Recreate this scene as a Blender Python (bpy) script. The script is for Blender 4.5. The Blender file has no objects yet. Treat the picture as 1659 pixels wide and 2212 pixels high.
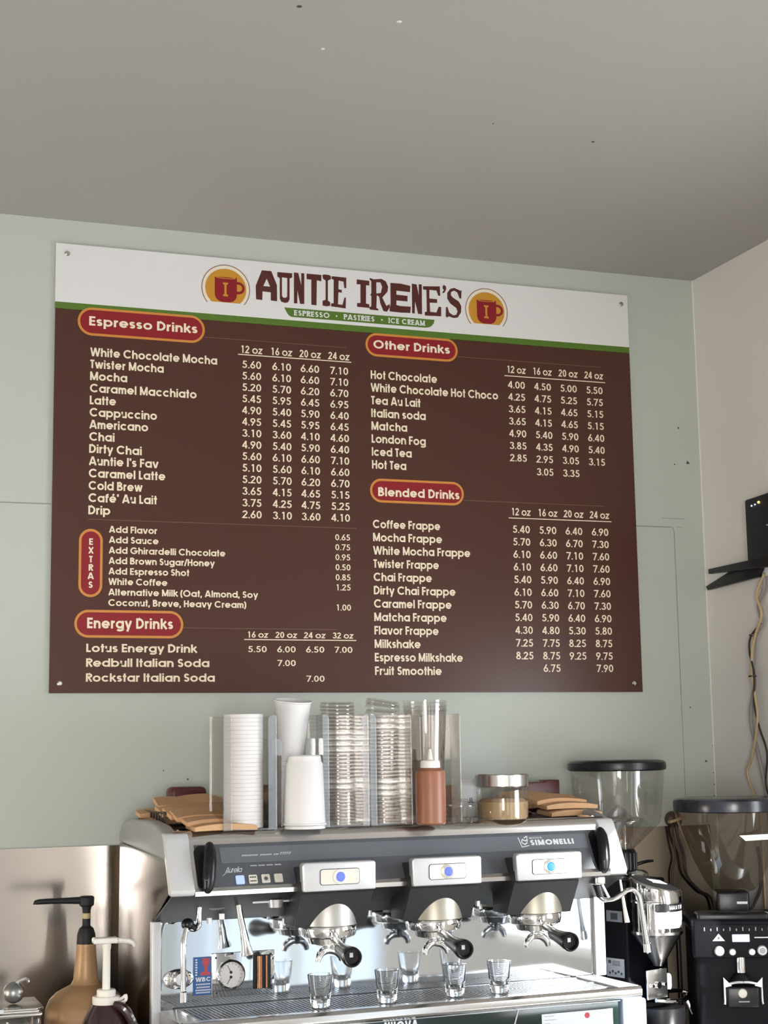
import bpy, bmesh, math, random
from mathutils import Vector, Matrix
from mathutils.geometry import tessellate_polygon
random.seed(7)
PI = math.pi
sc = bpy.context.scene
col = sc.collection

# ------------------------------------------------------------------ camera
cam_data = bpy.data.cameras.new('camera')
cam = bpy.data.objects.new('camera', cam_data)
col.objects.link(cam)
FOCAL_PX = 3400.0
cam_data.sensor_fit = 'VERTICAL'
cam_data.sensor_height = 36.0
cam_data.lens = 36.0 * FOCAL_PX / 2212.0
cam_data.clip_start = 0.05
yaw, pitch, roll = 0.34509126, 0.15042011, -0.0153091
fw = Vector((math.sin(yaw) * math.cos(pitch), math.cos(yaw) * math.cos(pitch), math.sin(pitch)))
rt = Vector((math.cos(yaw), -math.sin(yaw), 0.0))
up = rt.cross(fw)
r2 = math.cos(roll) * rt + math.sin(roll) * up
u2 = -math.sin(roll) * rt + math.cos(roll) * up
cam.matrix_world = Matrix(((r2.x, u2.x, -fw.x, -0.49284), (r2.y, u2.y, -fw.y, -3.64127), (r2.z, u2.z, -fw.z, 1.60), (0, 0, 0, 1)))
sc.camera = cam

# ------------------------------------------------------------------ light
sc.view_settings.view_transform = 'Standard'
sc.view_settings.look = 'None'
sc.view_settings.gamma = 1.0
sc.view_settings.use_curve_mapping = False
sc.view_settings.exposure = 0.18
sc.cycles.transparent_max_bounces = 96
sc.cycles.max_bounces = 14
sc.cycles.glossy_bounces = 6
sc.cycles.transmission_bounces = 12
sc.cycles.caustics_reflective = False
sc.cycles.caustics_refractive = False

world = bpy.data.worlds.new('daylight')
sc.world = world
world.use_nodes = True
world.node_tree.nodes['Background'].inputs[0].default_value = (0.85, 0.93, 1.0, 1)
world.node_tree.nodes['Background'].inputs[1].default_value = 1.0


def area(name, loc, look, sx, sy, power, color):
    d = bpy.data.lights.new(name, 'AREA')
    d.shape = 'RECTANGLE'
    d.size, d.size_y = sx, sy
    d.energy = power
    d.color = color
    o = bpy.data.objects.new(name, d)
    col.objects.link(o)
    o.location = loc
    o.rotation_euler = Vector(look).to_track_quat('-Z', 'Z').to_euler()
    return o


XR = 1.725      # right wall
ZC = 2.861      # ceiling
YF = -6.2       # front wall, behind the camera
XL = -1.9       # left wall
# daylight in serving window and side door; front and left lights are added
area('serving_window_daylight', (XR + 0.16, -1.35, 1.45), (-1, 0, 0), 0.80, 0.90, 25, (0.88, 0.94, 1.0))
area('side_door_daylight', (XR + 0.16, -3.85, 1.05), (-1, 0, 0), 2.7, 1.9, 9.5, (0.74, 0.88, 1.0))
area('front_fill_light', (-1.2, YF - 0.16, 1.35), (0, 1, 0), 1.1, 1.6, 127, (1.0, 0.98, 0.95))  # unseen front window, added as the main fill of the room
area('streak_slit_light', (0.93, YF - 0.16, 1.15), (0, 1, 0), 0.10, 2.1, 5, (1.0, 0.93, 0.82))  # slit in the unseen front wall, added for the backsplash streak
area('left_fill_light', (XL - 0.16, -0.80, 1.17), (1, 0, 0), 1.05, 0.56, 41, (1.0, 0.90, 0.74))  # unseen low window, added to warm and brighten the lower left wall
# low sun through the serving window onto the right end of the machine
sd = bpy.data.lights.new('sun', 'SUN')
sd.energy = 14.0
sd.angle = 0.02
sd.color = (1.0, 0.97, 0.93)
so = bpy.data.objects.new('sun', sd)
col.objects.link(so)
so.location = (4, -5, 4)
so.rotation_euler = Vector((-0.57, 0.95, -0.42)).to_track_quat('-Z', 'Y').to_euler()


# ------------------------------------------------------------------ materials
def mat(name, color, rough=0.5, metal=0.0, spec=0.5, coat=0.0, bump=None, var=None, emit=None, sub=0.0):
    m = bpy.data.materials.new(name)
    m.use_nodes = True
    nt = m.node_tree
    b = nt.nodes['Principled BSDF']
    b.inputs['Base Color'].default_value = (*color, 1)
    b.inputs['Roughness'].default_value = rough
    b.inputs['Metallic'].default_value = metal
    b.inputs['Specular IOR Level'].default_value = spec
    b.inputs['Coat Weight'].default_value = coat
    if emit:
        b.inputs['Emission Color'].default_value = (*emit[0], 1)
        b.inputs['Emission Strength'].default_value = emit[1]
    tc = nt.nodes.new('ShaderNodeTexCoord')
    if bump:
        scale, strength, stretch = bump
        mp = nt.nodes.new('ShaderNodeMapping')
        mp.inputs['Scale'].default_value = stretch
        nz = nt.nodes.new('ShaderNodeTexNoise')
        nz.inputs['Scale'].default_value = scale
        nz.inputs['Detail'].default_value = 4
        bp = nt.nodes.new('ShaderNodeBump')
        bp.inputs['Strength'].default_value = strength
        bp.inputs['Distance'].default_value = 0.004
        nt.links.new(tc.outputs['Object'], mp.inputs[0])
        nt.links.new(mp.outputs[0], nz.inputs['Vector'])
        nt.links.new(nz.outputs[0], bp.inputs['Height'])
        nt.links.new(bp.outputs[0], b.inputs['Normal'])
    if var:
        scale, amt = var
        nz = nt.nodes.new('ShaderNodeTexNoise')
        nz.inputs['Scale'].default_value = scale
        nz.inputs['Detail'].default_value = 5
        mx = nt.nodes.new('ShaderNodeMix')
        mx.data_type = 'RGBA'
        mx.inputs[6].default_value = (*[c * (1 - amt) for c in color], 1)
        mx.inputs[7].default_value = (*[min(1, c * (1 + amt)) for c in color], 1)
        nt.links.new(tc.outputs['Object'], nz.inputs['Vector'])
        nt.links.new(nz.outputs[0], mx.inputs[0])
        nt.links.new(mx.outputs[2], b.inputs['Base Color'])
    return m


def clear(name, tint, gloss=0.10, rough=0.06, edge=0.5):
    """thin clear plastic: see-through with a sheen that grows towards grazing angles"""
    m = bpy.data.materials.new(name)
    m.use_nodes = True
    nt = m.node_tree
    nt.nodes.clear()
    out = nt.nodes.new('ShaderNodeOutputMaterial')
    mix = nt.nodes.new('ShaderNodeMixShader')
    tr = nt.nodes.new('ShaderNodeBsdfTransparent')
    tr.inputs[0].default_value = (*tint, 1)
    gl = nt.nodes.new('ShaderNodeBsdfGlossy')
    gl.inputs['Roughness'].default_value = rough
    gl.inputs['Color'].default_value = (0.95, 0.95, 0.95, 1)
    lw = nt.nodes.new('ShaderNodeLayerWeight')
    lw.inputs[0].default_value = 0.25
    mr = nt.nodes.new('ShaderNodeMapRange')
    mr.inputs[3].default_value = gloss
    mr.inputs[4].default_value = edge
    nt.links.new(lw.outputs['Facing'], mr.inputs[0])
    nt.links.new(mr.outputs[0], mix.inputs[0])
    nt.links.new(tr.outputs[0], mix.inputs[1])
    nt.links.new(gl.outputs[0], mix.inputs[2])
    nt.links.new(mix.outputs[0], out.inputs[0])
    return m


M = {}
M['wall'] = mat('sage_wall_paint', (0.485, 0.522, 0.475), 0.6, bump=(38, 0.10, (1, 1, 1)), var=(2.0, 0.03))
M['wall2'] = mat('offwhite_wall_paint', (0.72, 0.69, 0.66), 0.6, bump=(38, 0.10, (1, 1, 1)), var=(3.0, 0.03))
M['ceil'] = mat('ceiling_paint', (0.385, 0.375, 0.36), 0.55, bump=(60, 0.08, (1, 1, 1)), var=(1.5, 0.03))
M['floor'] = mat('floor_tile', (0.30, 0.29, 0.27), 0.4, var=(3, 0.2))
M['seam'] = mat('paint_crack', (0.26, 0.28, 0.25), 0.8)
M['speck'] = mat('dirt_speck', (0.07, 0.06, 0.05), 0.8)
M['steel'] = mat('brushed_steel', (0.40, 0.37, 0.345), 0.19, 1.0, bump=(9, 0.02, (1.0, 1.0, 0.10)))
M['steelb'] = mat('brown_reflection_steel', (0.47, 0.40, 0.32), 0.16, 1.0, bump=(9, 0.03, (1.0, 1.0, 0.10)))  # the brown it reflects is put into the metal colour
M['capgrey'] = mat('light_grey_paint', (0.62, 0.62, 0.63), 0.35, 0.15)
M['steel2'] = mat('satin_steel', (0.70, 0.69, 0.68), 0.22, 1.0)
M['gridsteel'] = mat('grid_steel', (0.36, 0.36, 0.37), 0.36, 1.0)
M['mirror'] = mat('polished_steel', (0.60, 0.64, 0.68), 0.06, 1.0, bump=(5, 0.05, (1, 1, 1)))
M['chrome'] = mat('chrome', (0.80, 0.80, 0.80), 0.06, 1.0)
M['silver'] = mat('silver_paint', (0.66, 0.66, 0.67), 0.34, 0.55)
M['greyplastic'] = mat('grey_plastic', (0.33, 0.33, 0.325), 0.45)
M['panel'] = mat('charcoal_panel', (0.085, 0.092, 0.105), 0.40)
M['strip'] = mat('slate_strip', (0.135, 0.15, 0.17), 0.30)
M['under'] = mat('shaded_underside', (0.040, 0.040, 0.042), 0.45, spec=0.2)  # shade of the downward-facing parts put into the base colour
M['black'] = mat('black_plastic', (0.008, 0.008, 0.010), 0.30, spec=0.35)
M['blacksoft'] = mat('matte_black', (0.010, 0.010, 0.013), 0.55, spec=0.3)
M['blackmetal'] = mat('black_coated_metal', (0.006, 0.006, 0.009), 0.55, spec=0.13)
M['taupe'] = mat('champagne_metal', (0.42, 0.39, 0.32), 0.42, 0.7)
M['bell'] = mat('satin_bell', (0.46, 0.44, 0.42), 0.42, 0.7)
M['button'] = mat('button_cream', (0.72, 0.69, 0.60), 0.35)
M['goldbtn'] = mat('brushed_champagne', (0.78, 0.72, 0.62), 0.35, 0.6)
M['blue'] = mat('blue_lit_button', (0.05, 0.06, 0.3), 0.3, emit=((0.13, 0.20, 0.95), 0.95))
M['cyan'] = mat('cyan_lit_button', (0.03, 0.12, 0.3), 0.3, emit=((0.03, 0.36, 0.95), 0.95))
M['whitelit'] = mat('white_lit_button', (0.25, 0.3, 0.5), 0.3, emit=((0.32, 0.42, 1.0), 0.9))
M['screen'] = mat('lit_screen', (0.8, 0.85, 1.0), 0.3, emit=((0.70, 0.78, 1.0), 1.4))
M['orangeled'] = mat('orange_led', (1.0, 0.5, 0.2), 0.3, emit=((1.0, 0.42, 0.12), 2.5))
M['whiteled'] = mat('white_led', (0.8, 0.9, 1.0), 0.3, emit=((0.7, 0.85, 1.0), 1.2))
M['white'] = mat('white_paper', (0.78, 0.77, 0.77), 0.55)
M['whiteplastic'] = mat('white_plastic', (0.86, 0.83, 0.77), 0.35)
M['label'] = mat('label_white', (0.70, 0.72, 0.74), 0.5)
M['labelgrey'] = mat('label_grey', (0.38, 0.41, 0.43), 0.5)
M['kraft'] = mat('kraft_paper', (0.60, 0.36, 0.19), 0.75, var=(30, 0.06))
M['maroon'] = mat('maroon_card', (0.10, 0.018, 0.022), 0.35)
M['bronze'] = mat('bronze_wire', (0.09, 0.065, 0.05), 0.4, 0.7)
M['gold'] = mat('gold_jug', (0.40, 0.235, 0.115), 0.42, 0.15)
M['orange'] = mat('orange_print', (0.60, 0.20, 0.03), 0.4)
M['syrup'] = mat('dark_syrup', (0.035, 0.012, 0.016), 0.18, coat=0.5)
M['caramel'] = mat('caramel_bottle', (0.31, 0.118, 0.06), 0.40)
M['sugar'] = mat('brown_sugar', (0.50, 0.33, 0.17), 0.8, var=(60, 0.2))
M['signwhite'] = mat('sign_white', (0.74, 0.735, 0.735), 0.32)
M['brown'] = mat('sign_brown', (0.074, 0.027, 0.018), 0.30, spec=0.35)
M['green'] = mat('sign_green', (0.085, 0.17, 0.018), 0.34)
M['red'] = mat('sign_red', (0.25, 0.015, 0.022), 0.34, spec=0.3)
M['pillorange'] = mat('sign_orange', (0.60, 0.24, 0.045), 0.34)
M['cream'] = mat('sign_cream', (0.84, 0.74, 0.55), 0.34, spec=0.3)
M['logobrown'] = mat('logo_brown', (0.085, 0.018, 0.014), 0.34)
M['amber'] = mat('logo_amber', (0.56, 0.27, 0.025), 0.34)
M['thinbrown'] = mat('logo_ring', (0.30, 0.14, 0.07), 0.34)
M['rule'] = mat('sign_rule', (0.16, 0.09, 0.06), 0.34)
M['wbcblue'] = mat('badge_blue', (0.03, 0.12, 0.36), 0.35)
M['wbcred'] = mat('badge_red', (0.5, 0.06, 0.08), 0.35)
M['dial'] = mat('dial_face', (0.74, 0.72, 0.70), 0.4)
M['copper'] = mat('copper_tube', (0.30, 0.15, 0.08), 0.25, 0.9)
M['greenglass'] = mat('dark_green_panel', (0.008, 0.020, 0.018), 0.12)
M['paleblue'] = mat('pale_blue_plastic', (0.34, 0.44, 0.60), 0.3)
M['cable_tan'] = mat('tan_cable', (0.50, 0.38, 0.20), 0.5)
M['cable_grey'] = mat('grey_cable', (0.26, 0.24, 0.24), 0.5)
M['cable_dark'] = mat('dark_cable', (0.035, 0.022, 0.02), 0.5)
M['pale'] = mat('printed_grey', (0.55, 0.57, 0.60), 0.4)
M['clear'] = clear('clear_plastic', (0.91, 0.895, 0.885), 0.06, 0.08, 0.40)
M['acrylic'] = clear('clear_acrylic', (0.88, 0.865, 0.85), 0.10, 0.05, 0.45)
M['hopper'] = clear('smoked_hopper', (0.87, 0.86, 0.85), 0.06, 0.05, 0.40)
M['hopper2'] = clear('brown_smoked_hopper', (0.76, 0.71, 0.64), 0.06, 0.06, 0.30)
M['jarglass'] = clear('jar_glass', (0.93, 0.93, 0.92), 0.07, 0.03, 0.55)
gm = bpy.data.materials.new('shot_glass')
gm.use_nodes = True
gb = gm.node_tree.nodes['Principled BSDF']
gb.inputs['Transmission Weight'].default_value = 1.0
gb.inputs['Roughness'].default_value = 0.0
gb.inputs['IOR'].default_value = 1.48
gb.inputs['Base Color'].default_value = (0.98, 0.985, 0.99, 1)
M['glass'] = gm


# ------------------------------------------------------------------ mesh helpers
class MB:
    """collects shapes and links them as ONE mesh object"""
    def __init__(self):
        self.v, self.f = [], []

    def add(self, vs, fs):
        k = len(self.v)
        self.v += [Vector(p) for p in vs]
        self.f += [tuple(i + k for i in f) for f in fs]
        return self

    def box(self, x0, x1, y0, y1, z0, z1, b=0.0):
        if b <= 0:
            vs = [(x, y, z) for z in (z0, z1) for y in (y0, y1) for x in (x0, x1)]
            return self.add(vs, [(0, 2, 3, 1), (4, 5, 7, 6), (0, 1, 5, 4), (2, 6, 7, 3), (0, 4, 6, 2), (1, 3, 7, 5)])
        bm = bmesh.new()
        bmesh.ops.create_cube(bm, size=1.0)
        for v in bm.verts:
            v.co = Vector(((x0 + x1) / 2 + v.co.x * (x1 - x0), (y0 + y1) / 2 + v.co.y * (y1 - y0), (z0 + z1) / 2 + v.co.z * (z1 - z0)))
        bmesh.ops.bevel(bm, geom=bm.edges[:], offset=b, segments=3, affect='EDGES', profile=0.5)
        return self.from_bm(bm)

    def from_bm(self, bm):
        bm.verts.index_update()
        self.add([v.co.copy() for v in bm.verts], [tuple(v.index for v in f.verts) for f in bm.faces])
        bm.free()
        return self

    def prism(self, poly, axis, a, b, bev=0.0):
        """extrude a 2-D polygon between a and b along axis 'x', 'y' or 'z'"""
        def P(p, t):
            return {'x': (t, p[0], p[1]), 'y': (p[0], t, p[1]), 'z': (p[0], p[1], t)}[axis]
        bm = bmesh.new()
        v0 = [bm.verts.new(P(p, a)) for p in poly]
        v1 = [bm.verts.new(P(p, b)) for p in poly]
        n = len(poly)
        bm.faces.new(v0)
        bm.faces.new(v1[::-1])
        for i in range(n):
            bm.faces.new((v0[i], v1[i], v1[(i + 1) % n], v0[(i + 1) % n]))
        bmesh.ops.recalc_face_normals(bm, faces=bm.faces[:])
        if bev:
            bmesh.ops.bevel(bm, geom=bm.edges[:], offset=bev, segments=3, affect='EDGES', profile=0.5)
        return self.from_bm(bm)

    def lathe(self, prof, c=(0, 0, 0), n=40, axis=(0, 0, 1), a0=0.0, a1=2 * PI):
        """profile of (radius, height) turned about axis through c"""
        q = Vector(axis).normalized().to_track_quat('Z', 'Y')
        c = Vector(c)
        full = abs(a1 - a0 - 2 * PI) < 1e-6
        m = n if full else n + 1
        vs = []
        for r, h in prof:
            for i in range(m):
                t = a0 + (a1 - a0) * i / n
                vs.append(c + q @ Vector((r * math.cos(t), r * math.sin(t), h)))
        fs = []
        for j in range(len(prof) - 1):
            for i in range(n):
                i2 = (i + 1) % m
                fs.append((j * m + i, j * m + i2, (j + 1) * m + i2, (j + 1) * m + i))
        if full:
            if prof[0][0] > 1e-6:
                fs.append(tuple(reversed(range(m))))
            if prof[-1][0] > 1e-6:
                fs.append(tuple(range((len(prof) - 1) * m, len(prof) * m)))
        return self.add(vs, fs)

    def shell(self, prof, c=(0, 0, 0), n=40, axis=(0, 0, 1)):
        """open lathe without caps"""
        k = len(self.f)
        self.lathe(prof, c, n, axis)
        self.f = [f for i, f in enumerate(self.f) if i < k or len(f) == 4]
        return self

    def cyl(self, p0, p1, r, r1=None, n=24, cap=0.0):
        p0, p1 = Vector(p0), Vector(p1)
        L = (p1 - p0).length
        r1 = r if r1 is None else r1
        if cap:
            prof = [(0, 0), (r - cap, 0), (r, cap), (r1, L - cap), (r1 - cap, L), (0, L)]
        else:
            prof = [(0, 0), (r, 0), (r1, L), (0, L)]
        return self.lathe(prof, p0, n, p1 - p0)

    def tube(self, pts, r, n=12, smooth=6):
        pts = [Vector(p) for p in pts]
        rs = list(r) if isinstance(r, (list, tuple)) else [r] * len(pts)
        if smooth and len(pts) > 2:
            q, qr = [], []
            for i in range(len(pts) - 1):
                p0 = pts[max(i - 1, 0)]; p1 = pts[i]; p2 = pts[i + 1]; p3 = pts[min(i + 2, len(pts) - 1)]
                for s in range(smooth):
                    t = s / smooth
                    q.append(0.5 * ((2 * p1) + (p2 - p0) * t + (2 * p0 - 5 * p1 + 4 * p2 - p3) * t * t + (3 * p1 - p0 - 3 * p2 + p3) * t ** 3))
                    qr.append(rs[i] + (rs[i + 1] - rs[i]) * t)
            q.append(pts[-1]); qr.append(rs[-1])
            pts, rs = q, qr
        vs = []
        ref = None
        for i, p in enumerate(pts):
            d = (pts[min(i + 1, len(pts) - 1)] - pts[max(i - 1, 0)]).normalized()
            if ref is None:
                ref = d.orthogonal().normalized()
            ref = (ref - d * ref.dot(d)).normalized()
            b = d.cross(ref)
            for k in range(n):
                a = 2 * PI * k / n
                vs.append(p + rs[i] * (math.cos(a) * ref + math.sin(a) * b))
        fs = [tuple(reversed(range(n))), tuple(range((len(pts) - 1) * n, len(pts) * n))]
        for i in range(len(pts) - 1):
            for k in range(n):
                k2 = (k + 1) % n
                fs.append((i * n + k, i * n + k2, (i + 1) * n + k2, (i + 1) * n + k))
        return self.add(vs, fs)

    def ball(self, c, rx, ry=None, rz=None, n=24, m=14):
        ry = rx if ry is None else ry
        rz = rx if rz is None else rz
        vs, fs = [], []
        for j in range(m + 1):
            t = PI * j / m
            for i in range(n):
                a = 2 * PI * i / n
                vs.append((c[0] + rx * math.sin(t) * math.cos(a), c[1] + ry * math.sin(t) * math.sin(a), c[2] + rz * math.cos(t)))
        for j in range(m):
            for i in range(n):
                fs.append((j * n + i, (j + 1) * n + i, (j + 1) * n + (i + 1) % n, j * n + (i + 1) % n))
        return self.add(vs, fs)

    def xf(self, fn):
        self.v = [Vector(fn(p)) for p in self.v]
        return self

    def build(self, name, m, parent=None, loc=None, rot=None, angle=35, off=None):
        if off is not None:
            self.v = [p - Vector(off) for p in self.v]
        me = bpy.data.meshes.new(name)
        me.from_pydata([tuple(p) for p in self.v], [], self.f)
        bm = bmesh.new()
        bm.from_mesh(me)
        bmesh.ops.remove_doubles(bm, verts=bm.verts[:], dist=1e-6)
        bmesh.ops.recalc_face_normals(bm, faces=bm.faces[:])
        bm.to_mesh(me)
        bm.free()
        me.shade_smooth()
        me.set_sharp_from_angle(angle=math.radians(angle))
        me.materials.append(m)
        o = bpy.data.objects.new(name, me)
        col.objects.link(o)
        if parent:
            o.parent = parent
        if loc is not None:
            o.location = loc
        if rot is not None:
            o.rotation_euler = rot
        return o


def tag(o, label, cat, group=None):
    o['label'] = label
    o['category'] = cat
    if group:
        o['group'] = group
    return o


def thing(name, label, cat, loc=(0, 0, 0), rotz=0.0, group=None, rot=None):
    o = bpy.data.objects.new(name, None)
    o.empty_display_size = 0.05
    col.objects.link(o)
    o.location = loc
    o.rotation_euler = rot if rot is not None else (0, 0, rotz)
    return tag(o, label, cat, group)


def struct(o):
    o['kind'] = 'structure'
    return o


def copy_tree(o, parent=None):
    c = o.copy()
    col.objects.link(c)
    c.parent = parent
    for ch in list(o.children):
        copy_tree(ch, c)
    return c


# ------------------------------------------------------------------ lettering: geometric sans drawn as stroke ribbons
def arc(cx, cy, rx, ry, a0, a1, n=16):
    return [(cx + rx * math.cos(math.radians(a0 + (a1 - a0) * i / n)), cy + ry * math.sin(math.radians(a0 + (a1 - a0) * i / n))) for i in range(n + 1)]


def glyph(ch, w):
    h = w / 2
    X = 0.74
    R = 0.385
    r, ry, yc = R - h, X / 2 - h, X / 2
    ring = (arc(R, yc, r, ry, 0, 360, 28)[:-1], True)
    S = lambda *p: (list(p), False)

    def arch(x0, A):
        x1 = x0 + A - w
        ra = (x1 - x0) / 2
        return [(x0, X - h - ra)] + arc((x0 + x1) / 2, X - h - ra, ra, ra, 180, 0, 12) + [(x1, 0)]
    D = {}
    if ch == ' ': return [], 0.22
    if ch == 'a': return [ring, S((2 * R - h, 0), (2 * R - h, X))], 2 * R
    if ch == 'b': return [ring, S((h, 0), (h, 1))], 2 * R
    if ch == 'c': return [(arc(R, yc, r, ry, 42, 318, 22), False)], 2 * R - .06
    if ch == 'd': return [ring, S((2 * R - h, 0), (2 * R - h, 1))], 2 * R
    if ch in 'e\u00e9':
        g = [(arc(R, yc, r, ry, 0, 322, 24), False), S((h, yc - .01), (2 * R - h * .2, yc - .01))]
        if ch == '\u00e9': g.append(S((.36, X + .07), (.52, 1.0)))
        return g, 2 * R
    if ch == 'f': return [([(.15, 0), (.15, .80)] + arc(.31, .84 - h * .4, .16, .16 - h * .6, 180, 90, 6) + [(.38, 1 - h)], False), S((0, X - h), (.36, X - h))], .37
    if ch == 'g': return [ring, ([(2 * R - h, X), (2 * R - h, -.05)] + arc(R, -.05, r, .22 - h, 0, -150, 12), False)], 2 * R
    if ch == 'h': return [S((h, 0), (h, 1)), (arch(h, .64), False)], .64
    if ch == 'i': return [S((h, 0), (h, X)), S((h, 1 - w * .85), (h, 1.0))], w
    if ch == 'k': return [S((h, 0), (h, 1)), S((w * .9, .36), (.52, X)), S((.24, .44), (.58, 0))], .60
    if ch == 'l': return [S((h, 0), (h, 1))], w
    if ch == 'm': return [S((h, 0), (h, X)), (arch(h, .54), False), (arch(.54 - h, .54), False)], 1.08 - w
    if ch == 'n': return [S((h, 0), (h, X)), (arch(h, .64), False)], .64
    if ch == 'o': return [ring], 2 * R
    if ch == 'p': return [ring, S((h, -.27), (h, X))], 2 * R
    if ch == 'r': return [S((h, 0), (h, X)), (arc(h + .22, X - h - .22, .22, .22, 180, 80, 8), False)], .36
    if ch == 's':
        q = (X - w) / 4
        return [(arc(.25, X - h - q, .25 - h, q, 25, 270, 12) + arc(.25, h + q, .25 - h, q, 90, -155, 12)[1:], False)], .50
    if ch == 't': return [S((.17, 0), (.17, .98)), S((0, X - h), (.34, X - h))], .34
    if ch == 'u': return [S((.62 - h, 0), (.62 - h, X)), ([(h, X), (h, .3)] + arc(.31, .31, .31 - h, .31 - h, 180, 360, 12), False)], .62
    if ch == 'v': return [S((h * .7, X), (.30, 0)), S((.34, 0), (.64 - h * .7, X))], .64
    if ch == 'w': return [S((h * .7, X), (.26, 0)), S((.28, 0), (.46, X)), S((.46, X), (.64, 0)), S((.66, 0), (.92 - h * .7, X))], .92
    if ch == 'x': return [S((.05, X), (.53, 0)), S((.53, X), (.05, 0))], .58
    if ch == 'y': return [S((h * .7, X), (.32, .02)), S((.64 - h * .7, X), (.22, -.27))], .64
    if ch == 'z': return [S((.02, X - h), (.47, X - h), (.05, h), (.50, h))], .50
    if ch == 'A': return [S((h * .8, 0), (.39, 1)), S((.43, 1), (.82 - h * .8, 0)), S((.2, .27), (.62, .27))], .82
    if ch == 'B': return [S((h, 0), (h, 1)), ([(h, 1 - h), (.30, 1 - h)] + arc(.30, .755, .20, .245 - h, 90, -90, 10) + [(h, .51)], False),
                          ([(h, .51), (.33, .51)] + arc(.33, .255 + h / 2, .24, .255 - h / 2, 90, -90, 10) + [(h, h)], False)], .57 + h
    if ch == 'C': return [(arc(.5, .5, .5 - h, .5 - h, 42, 318, 26), False)], .92
    if ch == 'D': return [S((h, 0), (h, 1)), ([(h, 1 - h), (.28, 1 - h)] + arc(.28, .5, .46 - h, .5 - h, 90, -90, 16) + [(h, h)], False)], .74
    if ch == 'E': return [S((h, 0), (h, 1)), S((h, 1 - h), (.52, 1 - h)), S((h, .5), (.49, .5)), S((h, h), (.52, h))], .52
    if ch == 'F': return [S((h, 0), (h, 1)), S((h, 1 - h), (.49, 1 - h)), S((h, .5), (.46, .5))], .49
    if ch == 'G': return [(arc(.5, .5, .5 - h, .5 - h, 42, 352, 28), False), S((.52, .46), (1.0, .46))], 1.0
    if ch == 'H': return [S((h, 0), (h, 1)), S((.68 - h, 0), (.68 - h, 1)), S((h, .52), (.68 - h, .52))], .68
    if ch == 'I': return [S((h, 0), (h, 1))], w
    if ch == 'J': return [([(.4 - h, 1), (.4 - h, .24)] + arc(.2, .24, .2 - h, .24 - h, 0, -170, 10), False)], .4
    if ch == 'K': return [S((h, 0), (h, 1)), S((w * .8, .45), (.58, 1)), S((.28, .58), (.64, 0))], .66
    if ch == 'L': return [S((h, 0), (h, 1)), S((h, h), (.44, h))], .44
    if ch == 'M': return [S((h, 0), (h, 1)), S((h, 1), (.44, .06)), S((.44, .06), (.88 - h, 1)), S((.88 - h, 1), (.88 - h, 0))], .88
    if ch == 'N': return [S((h, 0), (h, 1)), S((h, 1), (.72 - h, 0)), S((.72 - h, 0), (.72 - h, 1))], .72
    if ch == 'O': return [(arc(.5, .5, .5 - h, .5 - h, 0, 360, 32)[:-1], True)], 1.0
    if ch == 'P': return [S((h, 0), (h, 1)), ([(h, 1 - h), (.30, 1 - h)] + arc(.30, .72, .22, .28 - h, 90, -90, 10) + [(h, .44 + h)], False)], .55
    if ch == 'R': return [S((h, 0), (h, 1)), ([(h, 1 - h), (.30, 1 - h)] + arc(.30, .73, .22, .27 - h, 90, -90, 10) + [(h, .46 + h)], False), S((.28, .46), (.54, 0))], .57
    if ch == 'S':
        q = (1 - w) / 4
        return [(arc(.28, 1 - h - q, .26 - h, q, 20, 270, 12) + arc(.28, h + q, .28 - h, q, 90, -160, 12)[1:], False)], .56
    if ch == 'T': return [S((.24, 0), (.24, 1)), S((0, 1 - h), (.48, 1 - h))], .48
    if ch == 'U': return [([(h, 1), (h, .31)] + arc(.32, .32, .32 - h, .32 - h, 180, 360, 12) + [(.64 - h, 1)], False)], .64
    if ch == 'V': return [S((h * .7, 1), (.36, 0)), S((.40, 0), (.76 - h * .7, 1))], .76
    if ch == 'W': return [S((h * .7, 1), (.30, 0)), S((.32, 0), (.56, 1)), S((.56, 1), (.80, 0)), S((.82, 0), (1.12 - h * .7, 1))], 1.12
    if ch == 'X': return [S((.07, 1), (.61, 0)), S((.61, 1), (.07, 0))], .68
    if ch == '0': return [(arc(.28, .5, .28 - h, .5 - h, 0, 360, 26)[:-1], True)], .56
    if ch == '1': return [S((.32, 0), (.32, 1)), S((.14, .82), (.32, .97))], .56
    if ch == '2': return [(arc(.28, .72, .27 - h, .28 - h, 175, -38, 14) + [(.06, h), (.54, h)], False)], .56
    if ch == '3': return [(arc(.27, .75, .22 - h * .5, .25 - h, 165, -90, 12), False), (arc(.27, .28, .27 - h * .6, .28 - h, 90, -165, 12), False)], .56
    if ch == '4': return [S((.40, 0), (.40, 1)), S((.40, .97), (.04, .27)), S((.0, .27), (.56, .27))], .56
    if ch == '5': return [([(.50, 1 - h), (.19, 1 - h), (.13, .56)], False), (arc(.26, .33, .28 - h, .33 - h, 128, -155, 14), False)], .56
    if ch == '6': return [(arc(.28, .31, .28 - h, .31 - h, 0, 360, 22)[:-1], True), S((.40, 1), (h + .01, .40))], .56
    if ch == '7': return [S((.02, 1 - h), (.50, 1 - h), (.18, 0))], .56
    if ch == '8': return [(arc(.28, .755, .23 - h, .245 - h * .8, 0, 360, 20)[:-1], True), (arc(.28, .28, .28 - h, .28 - h, 0, 360, 20)[:-1], True)], .56
    if ch == '9': return [(arc(.28, .69, .28 - h, .31 - h, 0, 360, 22)[:-1], True), S((.16, 0), (.55 - h, .60))], .56
    if ch == '.': return [S((h, 0), (h, w))], w
    if ch == ',': return [S((h, w), (h * .5, -.14))], w
    if ch == "'": return [S((h, .70), (h, 1))], w
    if ch == '/': return [S((.02, -.05), (.34, 1.02))], .36
    if ch == '(': return [(arc(.42, .42, .38, .68, 125, 235, 10), False)], .24
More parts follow.
